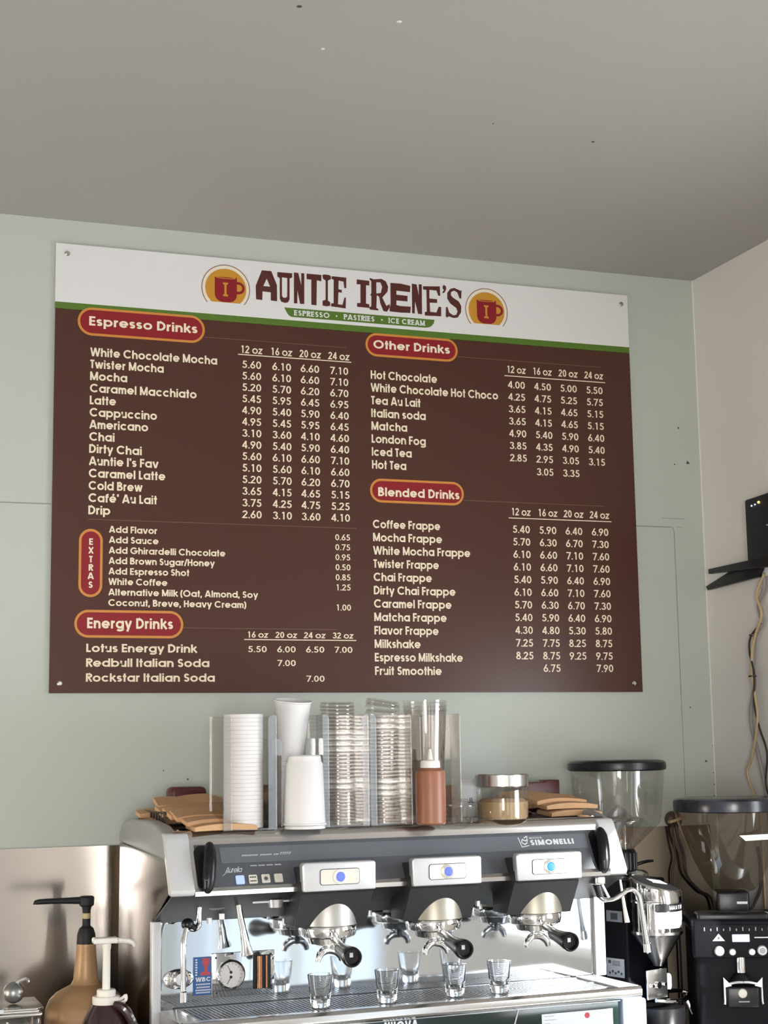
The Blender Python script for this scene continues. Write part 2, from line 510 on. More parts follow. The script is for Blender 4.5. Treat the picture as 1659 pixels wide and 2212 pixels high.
    if ch == ')': return [(arc(-.18, .42, .38, .68, 55, -55, 10), False)], .24
    return [S((0, 0), (.3, 0))], .3


def ribbon(pts, closed, hw):
    n = len(pts)
    P = [Vector((p[0], p[1])) for p in pts]
    left, right = [], []
    for i in range(n):
        a = P[i - 1] if (i > 0 or closed) else None
        c = P[(i + 1) % n] if (i < n - 1 or closed) else None
        d0 = (P[i] - a).normalized() if a is not None else None
        d1 = (c - P[i]).normalized() if c is not None else None
        d0 = d0 if d0 is not None else d1
        d1 = d1 if d1 is not None else d0
        n0, n1 = Vector((-d0.y, d0.x)), Vector((-d1.y, d1.x))
        nn = n0 + n1
        nn = nn.normalized() if nn.length > 1e-6 else n0
        k = hw / max(0.45, nn.dot(n0))
        left.append(P[i] + nn * k)
        right.append(P[i] - nn * k)
    fs = []
    m = n if closed else n - 1
    for i in range(m):
        j = (i + 1) % n
        fs.append((i, j, n + j, n + i))
    return left + right, fs


def text_shapes(s, w, gap=0.085, slab=False):
    x = 0.0
    polys = []
    for ch in s:
        g, adv = glyph(ch, w)
        for pts, closed in g:
            vs, fs = ribbon(pts, closed, w / 2)
            polys.append(([(v.x + x, v.y) for v in vs], fs))
            if slab and not closed:
                for e, q in ((pts[0], pts[1]), (pts[-1], pts[-2])):
                    if abs(e[0] - q[0]) < abs(e[1] - q[1]) * .6 and (abs(e[1]) < .03 or abs(e[1] - 1) < .03):
                        yy = w * .35 if e[1] < .5 else 1 - w * .35
                        vs, fs = ribbon([(e[0] - .17, yy), (e[0] + .17, yy)], False, w * .35)
                        polys.append(([(v.x + x, v.y) for v in vs], fs))
        x += adv + gap
    return polys, x - gap


def put_text(mb, s, x0, x1, z, cap, w, place, gap=0.085, slab=False, italic=0.0):
    """write s between x0 and x1 on baseline z; place(x, z) gives the 3-D point"""
    polys, width = text_shapes(s, w, gap, slab)
    kx = (x1 - x0) / width
    o0 = Vector(place(0, 0))
    nrm = (Vector(place(1, 0)) - o0).cross(Vector(place(0, 1)) - o0).normalized()
    for i, (vs, fs) in enumerate(polys):      # strokes are laid over one another like paint, a hair apart
        up_ = nrm * (2e-5 * (i % 16))
        mb.add([Vector(place(x0 + (vx + italic * vy) * kx, z + vy * cap)) + up_ for vx, vy in vs], fs)


def put_word(mb, s, xc, z, cap, w, place, wide, ref):
    """write s centred on xc with the letter width that makes ref 'wide' long"""
    k = wide / text_shapes(ref, w)[1]
    wd = text_shapes(s, w)[1] * k
    put_text(mb, s, xc - wd / 2, xc + wd / 2, z, cap, w, place)


def flat_poly(mb, loops, place):
    tri = tessellate_polygon([[Vector((p[0], p[1], 0)) for p in lp] for lp in loops])
    flat = [p for lp in loops for p in lp]
    mb.add([place(*p) for p in flat], [tuple(t) for t in tri])


def pill(x0, x1, z0, z1, n=10, r=None):
    r = min(x1 - x0, z1 - z0) / 2 if r is None else r
    return (arc(x1 - r, z1 - r, r, r, 90, 0, n) + arc(x1 - r, z0 + r, r, r, 0, -90, n) +
            arc(x0 + r, z0 + r, r, r, -90, -180, n) + arc(x0 + r, z1 - r, r, r, 180, 90, n))


# ================================================================== THE ROOM
def wall_with_holes(name, axis, c0, c1, a0, a1, z0, z1, holes, m):
    """a wall slab with rectangular openings, holes listed along the wall"""
    b = MB()
    parts, at_ = [], a0
    for h0, h1, q0, q1 in holes:
        parts += [(at_, h0, z0, z1), (h0, h1, z0, q0), (h0, h1, q1, z1)]
        at_ = h1
    parts.append((at_, a1, z0, z1))
    for p0, p1, q0, q1 in parts:
        if p1 - p0 < 1e-4 or q1 - q0 < 1e-4:
            continue
        if axis == 'x':
            b.box(c0, c1, p0, p1, q0, q1)
        else:
            b.box(p0, p1, c0, c1, q0, q1)
    return struct(b.build(name, m))


wall_back = struct(MB().box(XL - .15, XR + .15, 0, .15, 0, ZC).build('wall_back', M['wall']))
wall_right = wall_with_holes('wall_right', 'x', XR, XR + .15, YF, 0, 0, ZC, [(-5.20, -2.50, .10, 2.00), (-1.75, -0.95, 1.00, 1.90)], M['wall2'])
wall_left = wall_with_holes('wall_left', 'x', XL - .15, XL, YF, 0, 0, ZC, [(-1.33, -.27, .89, 1.45)], M['wall2'])  # low opening added to brighten the lower left of the back wall
wall_front = wall_with_holes('wall_front', 'y', YF - .15, YF, XL - .15, XR + .15, 0, ZC, [(-1.75, -.65, .55, 2.15), (.88, .98, .1, 2.2)], M['wall2'])  # openings added for the fill light and the backsplash streak
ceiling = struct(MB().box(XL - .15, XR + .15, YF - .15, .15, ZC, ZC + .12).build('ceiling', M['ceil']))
floor = struct(MB().box(XL - .15, XR + .15, YF - .15, .15, -.1, 0).build('floor', M['floor']))
# frames of the windows; the left and front ones are unseen, added for light
for i, (ax, c, a0, a1, z0, z1, mids) in enumerate((('x', XR, -1.75, -.95, 1.00, 1.90, ()), ('x', XR, -5.20, -2.50, .10, 2.0, (-3.4, -4.3)), ('x', XL - .08, -1.33, -.27, .89, 1.45, (-.8,)), ('y', YF - .08, -1.75, -.65, .55, 2.15, (-1.2,)))):
    b = MB()
    t = .035
    segs = [(a0, a0 + t, z0, z1), (a1 - t, a1, z0, z1), (a0, a1, z0, z0 + t), (a0, a1, z1 - t, z1)] + [(m_ - t / 2, m_ + t / 2, z0, z1) for m_ in mids]
    for p0, p1, q0, q1 in segs:
        if ax == 'x':
            b.box(c + .02, c + .06, p0, p1, q0, q1)
        else:
            b.box(p0, p1, c + .02, c + .06, q0, q1)
    struct(b.build('window_%d' % (i + 1), M['whiteplastic']))

# painted-over boarded opening: hairline joints in the sage wall
b = MB()
b.box(-1.9, -.001, -.0012, .002, 2.1740, 2.1760)
b.box(1.50, 1.624, -.0012, .002, 2.1742, 2.1764)
b.add([(1.624, -.0011, 2.1764), (1.632, -.0011, 2.1735), (1.6350, -.0011, 2.165), (1.6332, -.0011, 2.165), (1.6305, -.0011, 2.172), (1.624, -.0011, 2.1742)], [(0, 1, 4, 5), (1, 2, 3, 4)])
b.box(1.6335, 1.6350, -.0012, .002, 1.73, 2.165)
b.box(1.634, 1.6348, -.0010, .002, 1.45, 1.73)
b.box(1.60, 1.667, -.0008, .002, 2.1985, 2.1996)
b.box(1.642, 1.662, -.0008, .002, 2.1755, 2.1766)
b.build('panel_joint', M['seam'], wall_back)
b = MB()
for x, z, r in ((1.661, 2.446, .004), (1.685, 2.352, .006), (1.645, 2.346, .003), (.265, 1.562, .0022), (.322, 1.541, .0035), (1.66, 1.70, .003), (1.70, 1.56, .004), (1.722, 1.50, .003), (1.722, 1.53, .003), (1.721, 1.47, .004), (1.722, 1.60, .002)):
    k = len(b.v)
    b.lathe([(0, 0), (r * .7, 0), (r * .4, .0012), (0, .0012)], (x, 0, z), 9, (0, -1, 0))
    for i in range(k, len(b.v)):
        f_ = 1 + .5 * math.sin(i * 2.3 + x * 40)
        b.v[i] = Vector((x + (b.v[i].x - x) * f_, b.v[i].y, z + (b.v[i].z - z) * f_))
b.build('paint_chip', M['speck'], wall_back)
b = MB()
for x, y, r in ((.240, -1.213, .005), (1.002, -.819, .004), (.762, -.845, .002)):
    b.lathe([(0, 0), (r, 0), (r * .6, .001), (0, .001)], (x, y, ZC), 8, (0, 0, -1))
b.build('screw_hole', M['speck'], ceiling)
b = MB()
for x, y, r in ((.423, -1.212, .005), (.328, -1.068, .004)):
    b.lathe([(0, 0), (r, 0), (r * .6, .001), (0, .001)], (x, y, ZC), 8, (0, 0, -1))
b.build('filler_spot', M['wall2'], ceiling)
b = MB().tube([(XR - .001, -.001, 1.3), (XR - .001, -.001, 2.0), (XR - .001, -.001, ZC)], .0022, 6, 0)
b.build('corner_bead', M['wall2'], wall_right)

# counter that carries everything
counter = struct(MB().box(-1.2, XR, -.72, -.002, .90, .94, .004).build('trim_1', M['steel2']))
struct(MB().box(-1.15, XR, -.68, -.002, 0, .90).build('trim_2', M['greyplastic']))

# stainless backsplash, in two sheets
o = MB().box(-1.2, .140, -.006, -.001, .94, 1.397).build('backsplash', M['steel'], off=(-.5, 0, .94), loc=(-.5, 0, .94))
tag(o, 'stainless steel backsplash sheet on the wall left of the espresso machine', 'backsplash', None)
o = MB().box(.142, 1.70, -.006, -.001, .94, 1.397).build('backsplash', M['steelb'], off=(1.0, 0, .94), loc=(1.0, 0, .94))
tag(o, 'stainless steel backsplash sheet with painted-in brown reflection behind the two coffee grinders', 'backsplash', None)

# ================================================================== MENU SIGN
Z0 = 1.740
sign = thing('menu_board', 'large brown and white menu board with drink names and prices on the sage wall', 'sign', (0, -.0026, Z0))
FY = -.006
W, H = 1.517, 1.0596
pl = lambda d: (lambda x, z: (x, FY - d, z))
MB().box(0, W, FY, -.0005, 0, .9).build('brown_panel', M['brown'], sign)
MB().box(-.001, W, FY, -.0005, .9165, H).build('white_header', M['signwhite'], sign)
MB().box(-.0005, W, FY - .0002, -.0005, .9005, .9165).build('green_stripe', M['green'], sign)
for x, z in ((.026, 1.036), (W - .019, 1.034), (.024, .022), (W - .024, .022)):
    MB().lathe([(0, .004), (.004, .004), (.0065, .0015), (.0065, 0)], (x, FY, z), 16, (0, -1, 0)).build('screw', M['steel2'], sign)


def T(parent, name, items, cap, w, m=None, d=.0006):
    if name == 'size_heading':
        for it in items:
            b = MB()
            put_text(b, it[0], it[1], it[2], it[3], cap, w, pl(d))
            b.build(name, M['cream'], parent)
        return
    b = MB()
    for s, x0, x1, z in items:
        put_text(b, s, x0, x1, z, cap, w, pl(d))
    return b.build(name, m or M['cream'], parent)


def prices(parent, name, cols, zs, table, cap, wide, w=.150):
    for k, c in enumerate(cols):
        b = MB()
        for row, z in zip(table, zs):
            if row[k]:
                put_word(b, row[k], c, z, cap, w, pl(.0006), wide, '5.60')
        b.build(name, M['cream'], parent)


def lin(a, b, n):
    return [a + (b - a) * i / (n - 1) for i in range(n)]


def badge(x0, x1, z0, z1, s, tx0, tx1, tz, cap):
    bo = MB()
    flat_poly(bo, [pill(x0, x1, z0, z1, 12)], pl(.0004))
    e = .0058
    br = MB()
    flat_poly(br, [pill(x0 + e, x1 - e, z0 + e, z1 - e, 12)], pl(.0007))
    o = bo.build('section_badge', M['pillorange'], sign)
    br.build('badge_field', M['red'], o)
    b = MB()
    if s == 'EXTRAS':
        for ch, z in zip(s, (.3415, .3212, .3006, .2812, .2617, .2412)):
            wch = text_shapes(ch, .2)[1]
            put_text(b, ch, .0904 - wch * .0085, .0904 + wch * .0085, z, cap, .2, pl(.0010))
    else:
        put_text(b, s, tx0, tx1, tz, cap, .20, pl(.0010), gap=.10)
    b.build('badge_lettering', M['cream'], o)
    return o


def rule(x0, x1, z, m, t=.0014, name='header_rule'):
    return MB().box(x0, x1, FY - .0007, FY, z - t / 2, z + t / 2).build(name, m, sign)


badge(.0523, .3584, .8402, .9085, 'Espresso Drinks', .0792, .3400, .8645, .0226)
badge(.7703, 1.0202, .8402, .9005, 'Other Drinks', .7912, .9984, .8608, .0219)
badge(.7770, 1.0283, .4686, .5287, 'Blended Drinks', .7981, 1.0159, .4845, .0223)
badge(.0545, .3084, .1266, .1908, 'Energy Drinks', .0837, .2837, .1482, .0245)
badge(.0626, .1175, .2201, .3788, 'EXTRAS', 0, 0, 0, .0151)
for x0, x1, z in ((.3584, .7189, .8571), (1.0202, 1.4282, .8555), (1.0283, 1.426, .4828), (.3084, .6881, .1518), (.083, .740, .4015)):
    rule(x0, x1, z, M['rule'])
for x0, x1, z in ((.4411, .7321, .8203), (1.1499, 1.4408, .8144), (1.1509, 1.4442, .4423), (.4555, .7362, .1258)):
    rule(x0, x1, z, M['cream'], .0022, 'size_underline')

ESP = [('White Chocolate Mocha', .389), ('Twister Mocha', .2582), ('Mocha', .1709), ('Caramel Macchiato', .3385), ('Latte', .1446), ('Cappuccino', .2426), ('Americano', .2217), ('Chai', .1422), ('Dirty Chai', .2068), ("Auntie I's Fav", .2467), ('Caramel Latte', .2636), ('Cold Brew', .2089), ("Caf\u00e9' Au Lait", .2439), ('Drip', .1341)]
T(sign, 'espresso_drink_names', [(s, .0831, x1, z) for (s, x1), z in zip(ESP, lin(.7904, .4131, 14))], .0206, .195)
EXT = [('Add Flavor', .2448), ('Add Sauce', .2483), ('Add Ghirardelli Chocolate', .4093), ('Add Brown Sugar/Honey', .3833), ('Add Espresso Shot', .3219), ('White Coffee', .2698), ('Alternative Milk (Oat, Almond, Soy', .4893), ('Coconut, Breve, Heavy Cream)', .4595)]
T(sign, 'extras_names', [(s, .1319, x1, z) for (s, x1), z in zip(EXT, lin(.3715, .2004, 8))], .0158, .195)
ENE = [('Lotus Energy Drink', .3412), ('Redbull Italian Soda', .3708), ('Rockstar Italian Soda', .3840)]
T(sign, 'energy_drink_names', [(s, .0825, x1, z) for (s, x1), z in zip(ENE, (.0936, .0600, .0259))], .0192, .19)
OTH = [('Hot Chocolate', .9617), ('White Chocolate Hot Choco', 1.130), ('Tea Au Lait', .9152), ('Italian soda', .9288), ('Matcha', .8781), ('London Fog', .9275), ('Iced Tea', .8889), ('Hot Tea', .8737)]
T(sign, 'other_drink_names', [(s, .783, x1, z) for (s, x1), z in zip(OTH, lin(.7819, .5531, 8))], .0216, .19)
BLE = [('Coffee Frappe', .9619), ('Mocha Frappe', .9662), ('White Mocha Frappe', 1.0419), ('Twister Frappe', .956), ('Chai Frappe', .9366), ('Dirty Chai Frappe', .9993), ('Caramel Frappe', .9879), ('Matcha Frappe', .9741), ('Flavor Frappe', .9518), ('Milkshake', .9035), ('Espresso Milkshake', 1.0152), ('Fruit Smoothie', .958)]
T(sign, 'blended_drink_names', [(s, .7832, x1, z) for (s, x1), z in zip(BLE, lin(.404, .0424, 12))], .0208, .19)

S4 = ['12 oz', '16 oz', '20 oz', '24 oz']
T(sign, 'size_heading', [(s, a, b_, .8244) for s, (a, b_) in zip(S4, ((.4475, .5017), (.5235, .5774), (.5975, .6517), (.672, .7262)))], .0188, .165)
T(sign, 'size_heading', [(s, a, b_, .8225) for s, (a, b_) in zip(S4, ((1.1566, 1.2094), (1.2306, 1.284), (1.3051, 1.3593), (1.3805, 1.4341)))], .0190, .165)
T(sign, 'size_heading', [(s, a, b_, .4494) for s, (a, b_) in zip(S4, ((1.1583, 1.2115), (1.2336, 1.2875), (1.3069, 1.3621), (1.382, 1.4371)))], .0190, .165)
T(sign, 'size_heading', [(s, a, b_, .1303) for s, (a, b_) in zip(['16 oz', '20 oz', '24 oz', '32 oz'], ((.4627, .5131), (.5325, .585), (.6035, .6567), (.6761, .7277)))], .0145, .165)

P_ESP = """5.60 6.10 6.60 7.10|5.60 6.10 6.60 7.10|5.20 5.70 6.20 6.70|5.45 5.95 6.45 6.95|4.90 5.40 5.90 6.40|4.95 5.45 5.95 6.45|3.10 3.60 4.10 4.60|4.90 5.40 5.90 6.40|5.60 6.10 6.60 7.10|5.10 5.60 6.10 6.60|5.20 5.70 6.20 6.70|3.65 4.15 4.65 5.15|3.75 4.25 4.75 5.25|2.60 3.10 3.60 4.10"""
prices(sign, 'espresso_price_column', (.4753, .5512, .6238, .6997), lin(.7870, .4172, 14), [r.split() for r in P_ESP.split('|')], .0186, .0478)
prices(sign, 'extras_price_column', (.7042,), (.3707, .3461, .3214, .2968, .2721, .2475, .1984), [['0.65'], ['0.75'], ['0.95'], ['0.50'], ['0.85'], ['1.25'], ['1.00']], .0148, .0386)
prices(sign, 'energy_price_column', (.4875, .5593, .6312, .7028), (.0958, .0632, .0260), [['5.50', '6.00', '6.50', '7.00'], [None, '7.00', None, None], [None, None, '7.00', None]], .0145, .0460)
P_OTH = """4.00 4.50 5.00 5.50|4.25 4.75 5.25 5.75|3.65 4.15 4.65 5.15|3.65 4.15 4.65 5.15|4.90 5.40 5.90 6.40|3.85 4.35 4.90 5.40|2.85 2.95 3.05 3.15"""
prices(sign, 'other_price_column', (1.1829, 1.2575, 1.3325, 1.4082), lin(.7822, .5898, 7) + [.5564], [r.split() for r in P_OTH.split('|')] + [[None, '3.05', '3.35', None]], .0188, .0478)
P_BLE = """5.40 5.90 6.40 6.90|5.70 6.30 6.70 7.30|6.10 6.60 7.10 7.60|6.10 6.60 7.10 7.60|5.40 5.90 6.40 6.90|6.10 6.60 7.10 7.60|5.70 6.30 6.70 7.30|5.40 5.90 6.40 6.90|4.30 4.80 5.30 5.80|7.25 7.75 8.25 8.75|8.25 8.75 9.25 9.75"""
prices(sign, 'blended_price_column', (1.1850, 1.2598, 1.3342, 1.4096), lin(.4043, .0823, 11) + [.0509], [r.split() for r in P_BLE.split('|')] + [[None, '6.75', None, '7.90']], .0190, .0482)

# shop name, each letter drawn as its own outline
LET = {
 'A': [[(.4869, .9625), (.4862, .997), (.502, 1.0377), (.5261, 1.0378), (.5404, 1.003), (.5407, .9619), (.5245, .9624), (.5246, .9832), (.5036, .9839), (.5027, .9618)], [(.5057, .9979), (.5142, 1.0174), (.5229, .9976)]],
 'U': [[(.5416, 1.0368), (.58, 1.0370), (.5799, 1.0262), (.5731, 1.0227), (.5728, .9698), (.5691, .9617), (.5613, .9593), (.5515, .9616), (.5476, .9689), (.5477, 1.0217), (.5415, 1.0252)], [(.5534, 1.0243), (.5532, .9771), (.5563, .9727), (.5627, .9725), (.5666, .9765), (.5672, 1.0234)]],
 'N': [[(.5844, 1.0397), (.5956, 1.0394), (.6032, 1.0085), (.6035, 1.0396), (.6113, 1.0396), (.6107, .9606), (.5997, .9604), (.5932, .9934), (.5925, .9606), (.5841, .9604)]],
 'T': [[(.6173, 1.0396), (.6559, 1.0397), (.6558, 1.023), (.6439, 1.0245), (.6425, .9601), (.6290, .9603), (.6295, 1.0251), (.6172, 1.0253)]],
 'I': [[(.6586, 1.0399), (.6639, 1.0417), (.6757, 1.0414), (.681, 1.0388), (.6809, 1.0309), (.6729, 1.0263), (.6724, .975), (.6784, .9709), (.6784, .9618), (.6683, .9596), (.6583, .9609), (.6584, .9731), (.6664, .9763), (.6669, 1.0258), (.6598, 1.0304)]],
 'E': [[(.6829, 1.0389), (.7216, 1.0385), (.7213, 1.011), (.716, 1.0105), (.714, 1.0273), (.7013, 1.0288), (.7005, 1.0066), (.7093, 1.0052), (.7092, .9982), (.7004, .9987), (.6988, .9674), (.7107, .967), (.7162, .9865), (.7202, .9861), (.7191, .9581), (.6802, .9606), (.6811, .9685), (.6874, .969), (.6881, 1.0303), (.6828, 1.0311)]],
 'I2': [[(.7493, 1.0364), (.7829, 1.0355), (.7827, 1.0231), (.7741, 1.0234), (.7733, .9755), (.782, .9742), (.7824, .9646), (.7492, .9652), (.7493, .9749), (.7584, .9757), (.7591, 1.0242), (.7491, 1.0238)]],
 'R': [[(.7835, 1.0434), (.7951, 1.0405), (.8154, 1.0436), (.8275, 1.0381), (.8335, 1.0241), (.8311, 1.0107), (.8223, 1.0007), (.8173, .995), (.8278, .9735), (.8366, .9795), (.8372, .9704), (.8289, .9587), (.8195, .9597), (.8117, .9788), (.8087, .9956), (.8025, .9996), (.8007, .9661), (.8066, .9639), (.8054, .9599), (.7831, .9607), (.7818, .9658), (.7873, .9702), (.7877, .9965), (.7845, .9988), (.7878, 1.003), (.7882, 1.0346), (.7835, 1.0395)], [(.8017, 1.0332), (.8125, 1.0341), (.8172, 1.0227), (.8134, 1.0065), (.8013, 1.0042)]],
 'E2': [[(.8396, 1.0352), (.8669, 1.0357), (.8936, 1.032), (.8925, 1.0152), (.8556, 1.0162), (.8555, 1.0056), (.8855, 1.0048), (.8852, .9902), (.8552, .9903), (.855, .9784), (.8658, .9767), (.894, .9772), (.8923, .9604), (.8655, .9595), (.8397, .9601), (.8357, .9611), (.8393, .9811)]],
 'N2': [[(.8979, 1.0384), (.9108, 1.0374), (.9163, 1.0087), (.9168, 1.0385), (.9251, 1.0387), (.9244, .9595), (.9134, .9602), (.9058, .9919), (.9043, .96), (.8972, .9603)]],
 'E3': [[(.9286, 1.0342), (.9749, 1.0377), (.9755, 1.0124), (.9697, 1.0127), (.9652, 1.0257), (.9458, 1.0259), (.9454, 1.0032), (.9667, 1.0029), (.9665, .993), (.9462, .9921), (.9466, .9682), (.964, .9675), (.9704, .9835), (.9773, .9832), (.9768, .9585), (.9317, .957), (.9319, .9662), (.9375, .968), (.9375, 1.0251), (.9284, 1.0257)]],
 'ap': [[(.9819, 1.037), (.9856, 1.0427), (.9917, 1.0397), (.9923, 1.0312), (.9879, 1.0228), (.9823, 1.0197), (.9815, 1.0223), (.9859, 1.0293), (.9831, 1.0317)]],
 'S': [[(1.0351, 1.0328), (1.0338, 1.0106), (1.029, 1.0102), (1.0229, 1.0258), (1.0146, 1.0299), (1.0061, 1.0257), (1.0046, 1.0175), (1.01, 1.0113), (1.0265, 1.002), (1.0333, .9905), (1.032, .973), (1.0227, .9589), (1.0115, .9567), (.9977, .9601), (.9934, .9566), (.9893, .9589), (.9904, .9843), (.9949, .9847), (.9993, .9704), (1.0103, .9638), (1.0187, .9661), (1.0225, .9749), (1.0191, .984), (1.0026, .9947), (.9946, 1.0073), (.9949, 1.0221), (1.0035, 1.0335), (1.0148, 1.0372), (1.0273, 1.0329), (1.0314, 1.0306)]]}
b = MB()
for loops in LET.values():
    flat_poly(b, loops, pl(.0004))
b.build('title_lettering', M['logobrown'], sign)
b = MB()
flat_poly(b, [[(.5587, .9478), (.5651, .9357), (.570, .929), (.5767, .9251), (.9333, .9251), (.943, .927), (.9499, .9306), (.9565, .939), (.958, .9478)]], pl(.0004))
ban = b.build('tagline_banner', M['green'], sign)
b = MB()
for s, x0, x1 in (('ESPRESSO', .5844, .6759), ('PASTRIES', .7137, .7947), ('ICE CREAM', .8331, .9312)):
    put_text(b, s, x0, x1, .9296, .0135, .20, pl(.0008), gap=.16, slab=True)
for x in (.6948, .8150):
    flat_poly(b, [arc(x, .9363, .0022, .0022, 0, 360, 10)[:-1]], pl(.0008))
b.build('tagline_lettering', M['signwhite'], ban)


def emblem(xc, k=1.0):
    zc, rz, rx = .9835, .0495, .0515 * k
    zb = .9478
    a = math.degrees(math.asin((zb - zc) / rz))
    b = MB()
    flat_poly(b, [arc(xc, zc, rx, rz, a, 180 - a, 40)], pl(.0004))
    o = b.build('emblem_disc', M['amber'], sign)
    b = MB()
    pts = arc(xc, zc, rx * 1.165, rz * 1.19, -40, 220, 48)
    vs, fs = ribbon(pts, False, .0011)
    b.add([pl(.0004)(v.x, v.y) for v in vs], fs)
    b.build('emblem_ring', M['thinbrown'], o)
    b = MB()
    pts = arc(xc, zc, rx * 1.075, rz * 1.09, -38, 218, 48)
    vs, fs = ribbon(pts, False, .0022)
    b.add([pl(.0004)(v.x, v.y) for v in vs], fs)
    b.build('emblem_cream_ring', M['cream'], o)
    b = MB()
    hw = .0278 * k
    x = xc
    flat_poly(b, [[(x - hw, 1.0110)] + [(x - hw, .976)] + arc(x - hw + .020, .9685, .020, .0195, 180, 270, 8) + arc(x + hw - .020, .9685, .020, .0195, 270, 360, 8) + [(x + hw, .976), (x + hw, 1.0125)]], pl(.0007))
    vs, fs = ribbon(arc(x + hw + .003, .9865, .0135 * k, .0125, 115, -115, 16), False, .0032)
    b.add([pl(.0009)(v.x, v.y) for v in vs], fs)
    mg = b.build('emblem_mug', M['red'], o)
    b = MB()
    vs, fs = ribbon(arc(x, 1.0105, hw * .86, .0022, 0, 360, 24)[:-1], True, .0009)
    b.add([pl(.0010)(v.x, v.y) for v in vs], fs)
    ix = x - .001
    flat_poly(b, [[(ix - .0065, .998), (ix + .0065, .998), (ix + .0065, .9945), (ix + .0026, .992), (ix + .0026, .969), (ix + .0065, .967), (ix + .0065, .9632), (ix - .0065, .9632), (ix - .0065, .967), (ix - .0026, .969), (ix - .0026, .992), (ix - .0065, .9945)]], pl(.0010))
    b.build('emblem_initial', M['amber'], mg)


emblem(.4107)
emblem(1.1040, .98)

# ================================================================== ESPRESSO MACHINE
TH = math.radians(3.3)
OX, OY = .195, -.578


def ML(x, y, z=0.0):
    """point of the machine's own frame in the room"""
    return (OX + x * math.cos(TH) - y * math.sin(TH), OY + x * math.sin(TH) + y * math.cos(TH), z)


mach = thing('espresso_machine', 'large silver three-group espresso machine with charcoal front panel on the counter', 'coffee machine', (OX, OY, 0), TH)
ZT = 1.442        # top of the machine
# hood with its sloping front
MB().prism([(.064, 1.322), (.060, 1.330), (.106, 1.421), (.1065, 1.428), (.1095, 1.435), (.1150, 1.4405), (.1220, 1.4440), (.130, 1.4455), (.138, 1.4450), (.146, ZT), (.485, ZT), (.485, 1.262), (.20, 1.262)], 'x', .001, 1.0).build('hood', M['steel2'], mach)
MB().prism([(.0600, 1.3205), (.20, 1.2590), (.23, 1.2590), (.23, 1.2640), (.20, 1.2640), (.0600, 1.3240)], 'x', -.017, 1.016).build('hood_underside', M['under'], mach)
# raised rail around the cup tray
b = MB()
b.tube([(.02, .150, ZT + .001), (.02, .47, ZT + .001)], .004, 8, 0)
b.tube([(.99, .150, ZT + .001), (.99, .47, ZT + .001)], .004, 8, 0)
b.tube([(.02, .47, ZT + .001), (.99, .47, ZT + .001)], .004, 8, 0)
b.build('cup_rail', M['chrome'], mach)
# end caps
cap_poly = [(.056, 1.322), (.051, 1.332), (.100, 1.430), (.110, 1.441), (.135, 1.443), (.100, 1.380), (.075, 1.323)]
MB().prism(cap_poly, 'x', -.020, .030, .004).build('end_cap', M['capgrey'], mach)
MB().prism(cap_poly, 'x', .974, 1.018, .004).build('end_cap', M['capgrey'], mach)
# sides
side_poly = [(.092, 1.392), (.070, 1.330), (.20, 1.262), (.20, 1.02), (.492, 1.02), (.485, 1.408)]
MB().prism(side_poly, 'x', -.019, .0, .002).build('side_panel', M['steel'], mach)
MB().prism(side_poly, 'x', 1.003, 1.020, .002).build('side_panel', M['steel2'], mach)
cov = [(.090, 1.388), (.488, 1.409), (.484, 1.430), (.458, 1.452), (.40, 1.462), (.25, 1.463), (.17, 1.455), (.118, 1.441)]
MB().prism(cov, 'x', -.021, .014, .008).build('side_cover', M['greyplastic'], mach)
MB().prism(cov, 'x', 1.000, 1.021, .008).build('side_cover', M['greyplastic'], mach)
# pillars beside the mirror plate
MB().box(-.022, -.003, .188, .206, 1.03, 1.263, .002).build('pillar', M['capgrey'], mach)
MB().box(1.009, 1.036, .188, .206, 1.088, 1.262, .003).build('pillar', M['capgrey'], mach)
plate = MB().box(-.003, 1.010, .200, .206, 1.085, 1.264).build('mirror_plate', M['mirror'], mach)
MB().box(.0, 1.0, .21, .48, 1.02, 1.262).build('boiler_housing', M['steel2'], mach)

# tilted front: x along the machine, s up the slope, d outward
NV = Vector((0, -.893, .45))
UV_ = Vector((0, .45, .893))


def FP(x, s, d=0.0):
    p = Vector((0, .060, 1.330)) + UV_ * s + NV * d
    return (x, p.y, p.z)


def front_plate(poly, d0, d1, name, m, parent, bev=0.0):
    b = MB().prism(poly, 'y', 0, 1)
    b.v = [Vector(FP(p.x, p.z, d0 + (d1 - d0) * p.y)) for p in b.v]
    return b.build(name, m, parent)


panel = front_plate([(.040, .006), (.972, .006), (.972, .098), (.040, .098)], -.001, .0012, 'front_panel', M['panel'], mach)
front_plate([(.092, .056), (.938, .056), (.938, .090), (.092, .090)], .0012, .0020, 'display_strip', M['strip'], panel)
fpl = lambda d: (lambda x, s: FP(x, s, d))


def squiggle(x0, x1, s, amp, n, seedv, lead=False):
    rr = random.Random(seedv)
    pts = []
    for i in range(n * 4 + 1):
        t = i / (n * 4)
        a = amp * (1.0 if i % 8 != 2 else 1.5 + rr.random())
        pts.append((x0 + (x1 - x0) * t + .0022 * math.sin(i * PI / 2), s + a * (.5 + .5 * math.sin(i * PI / 2 + .4))))
    return pts


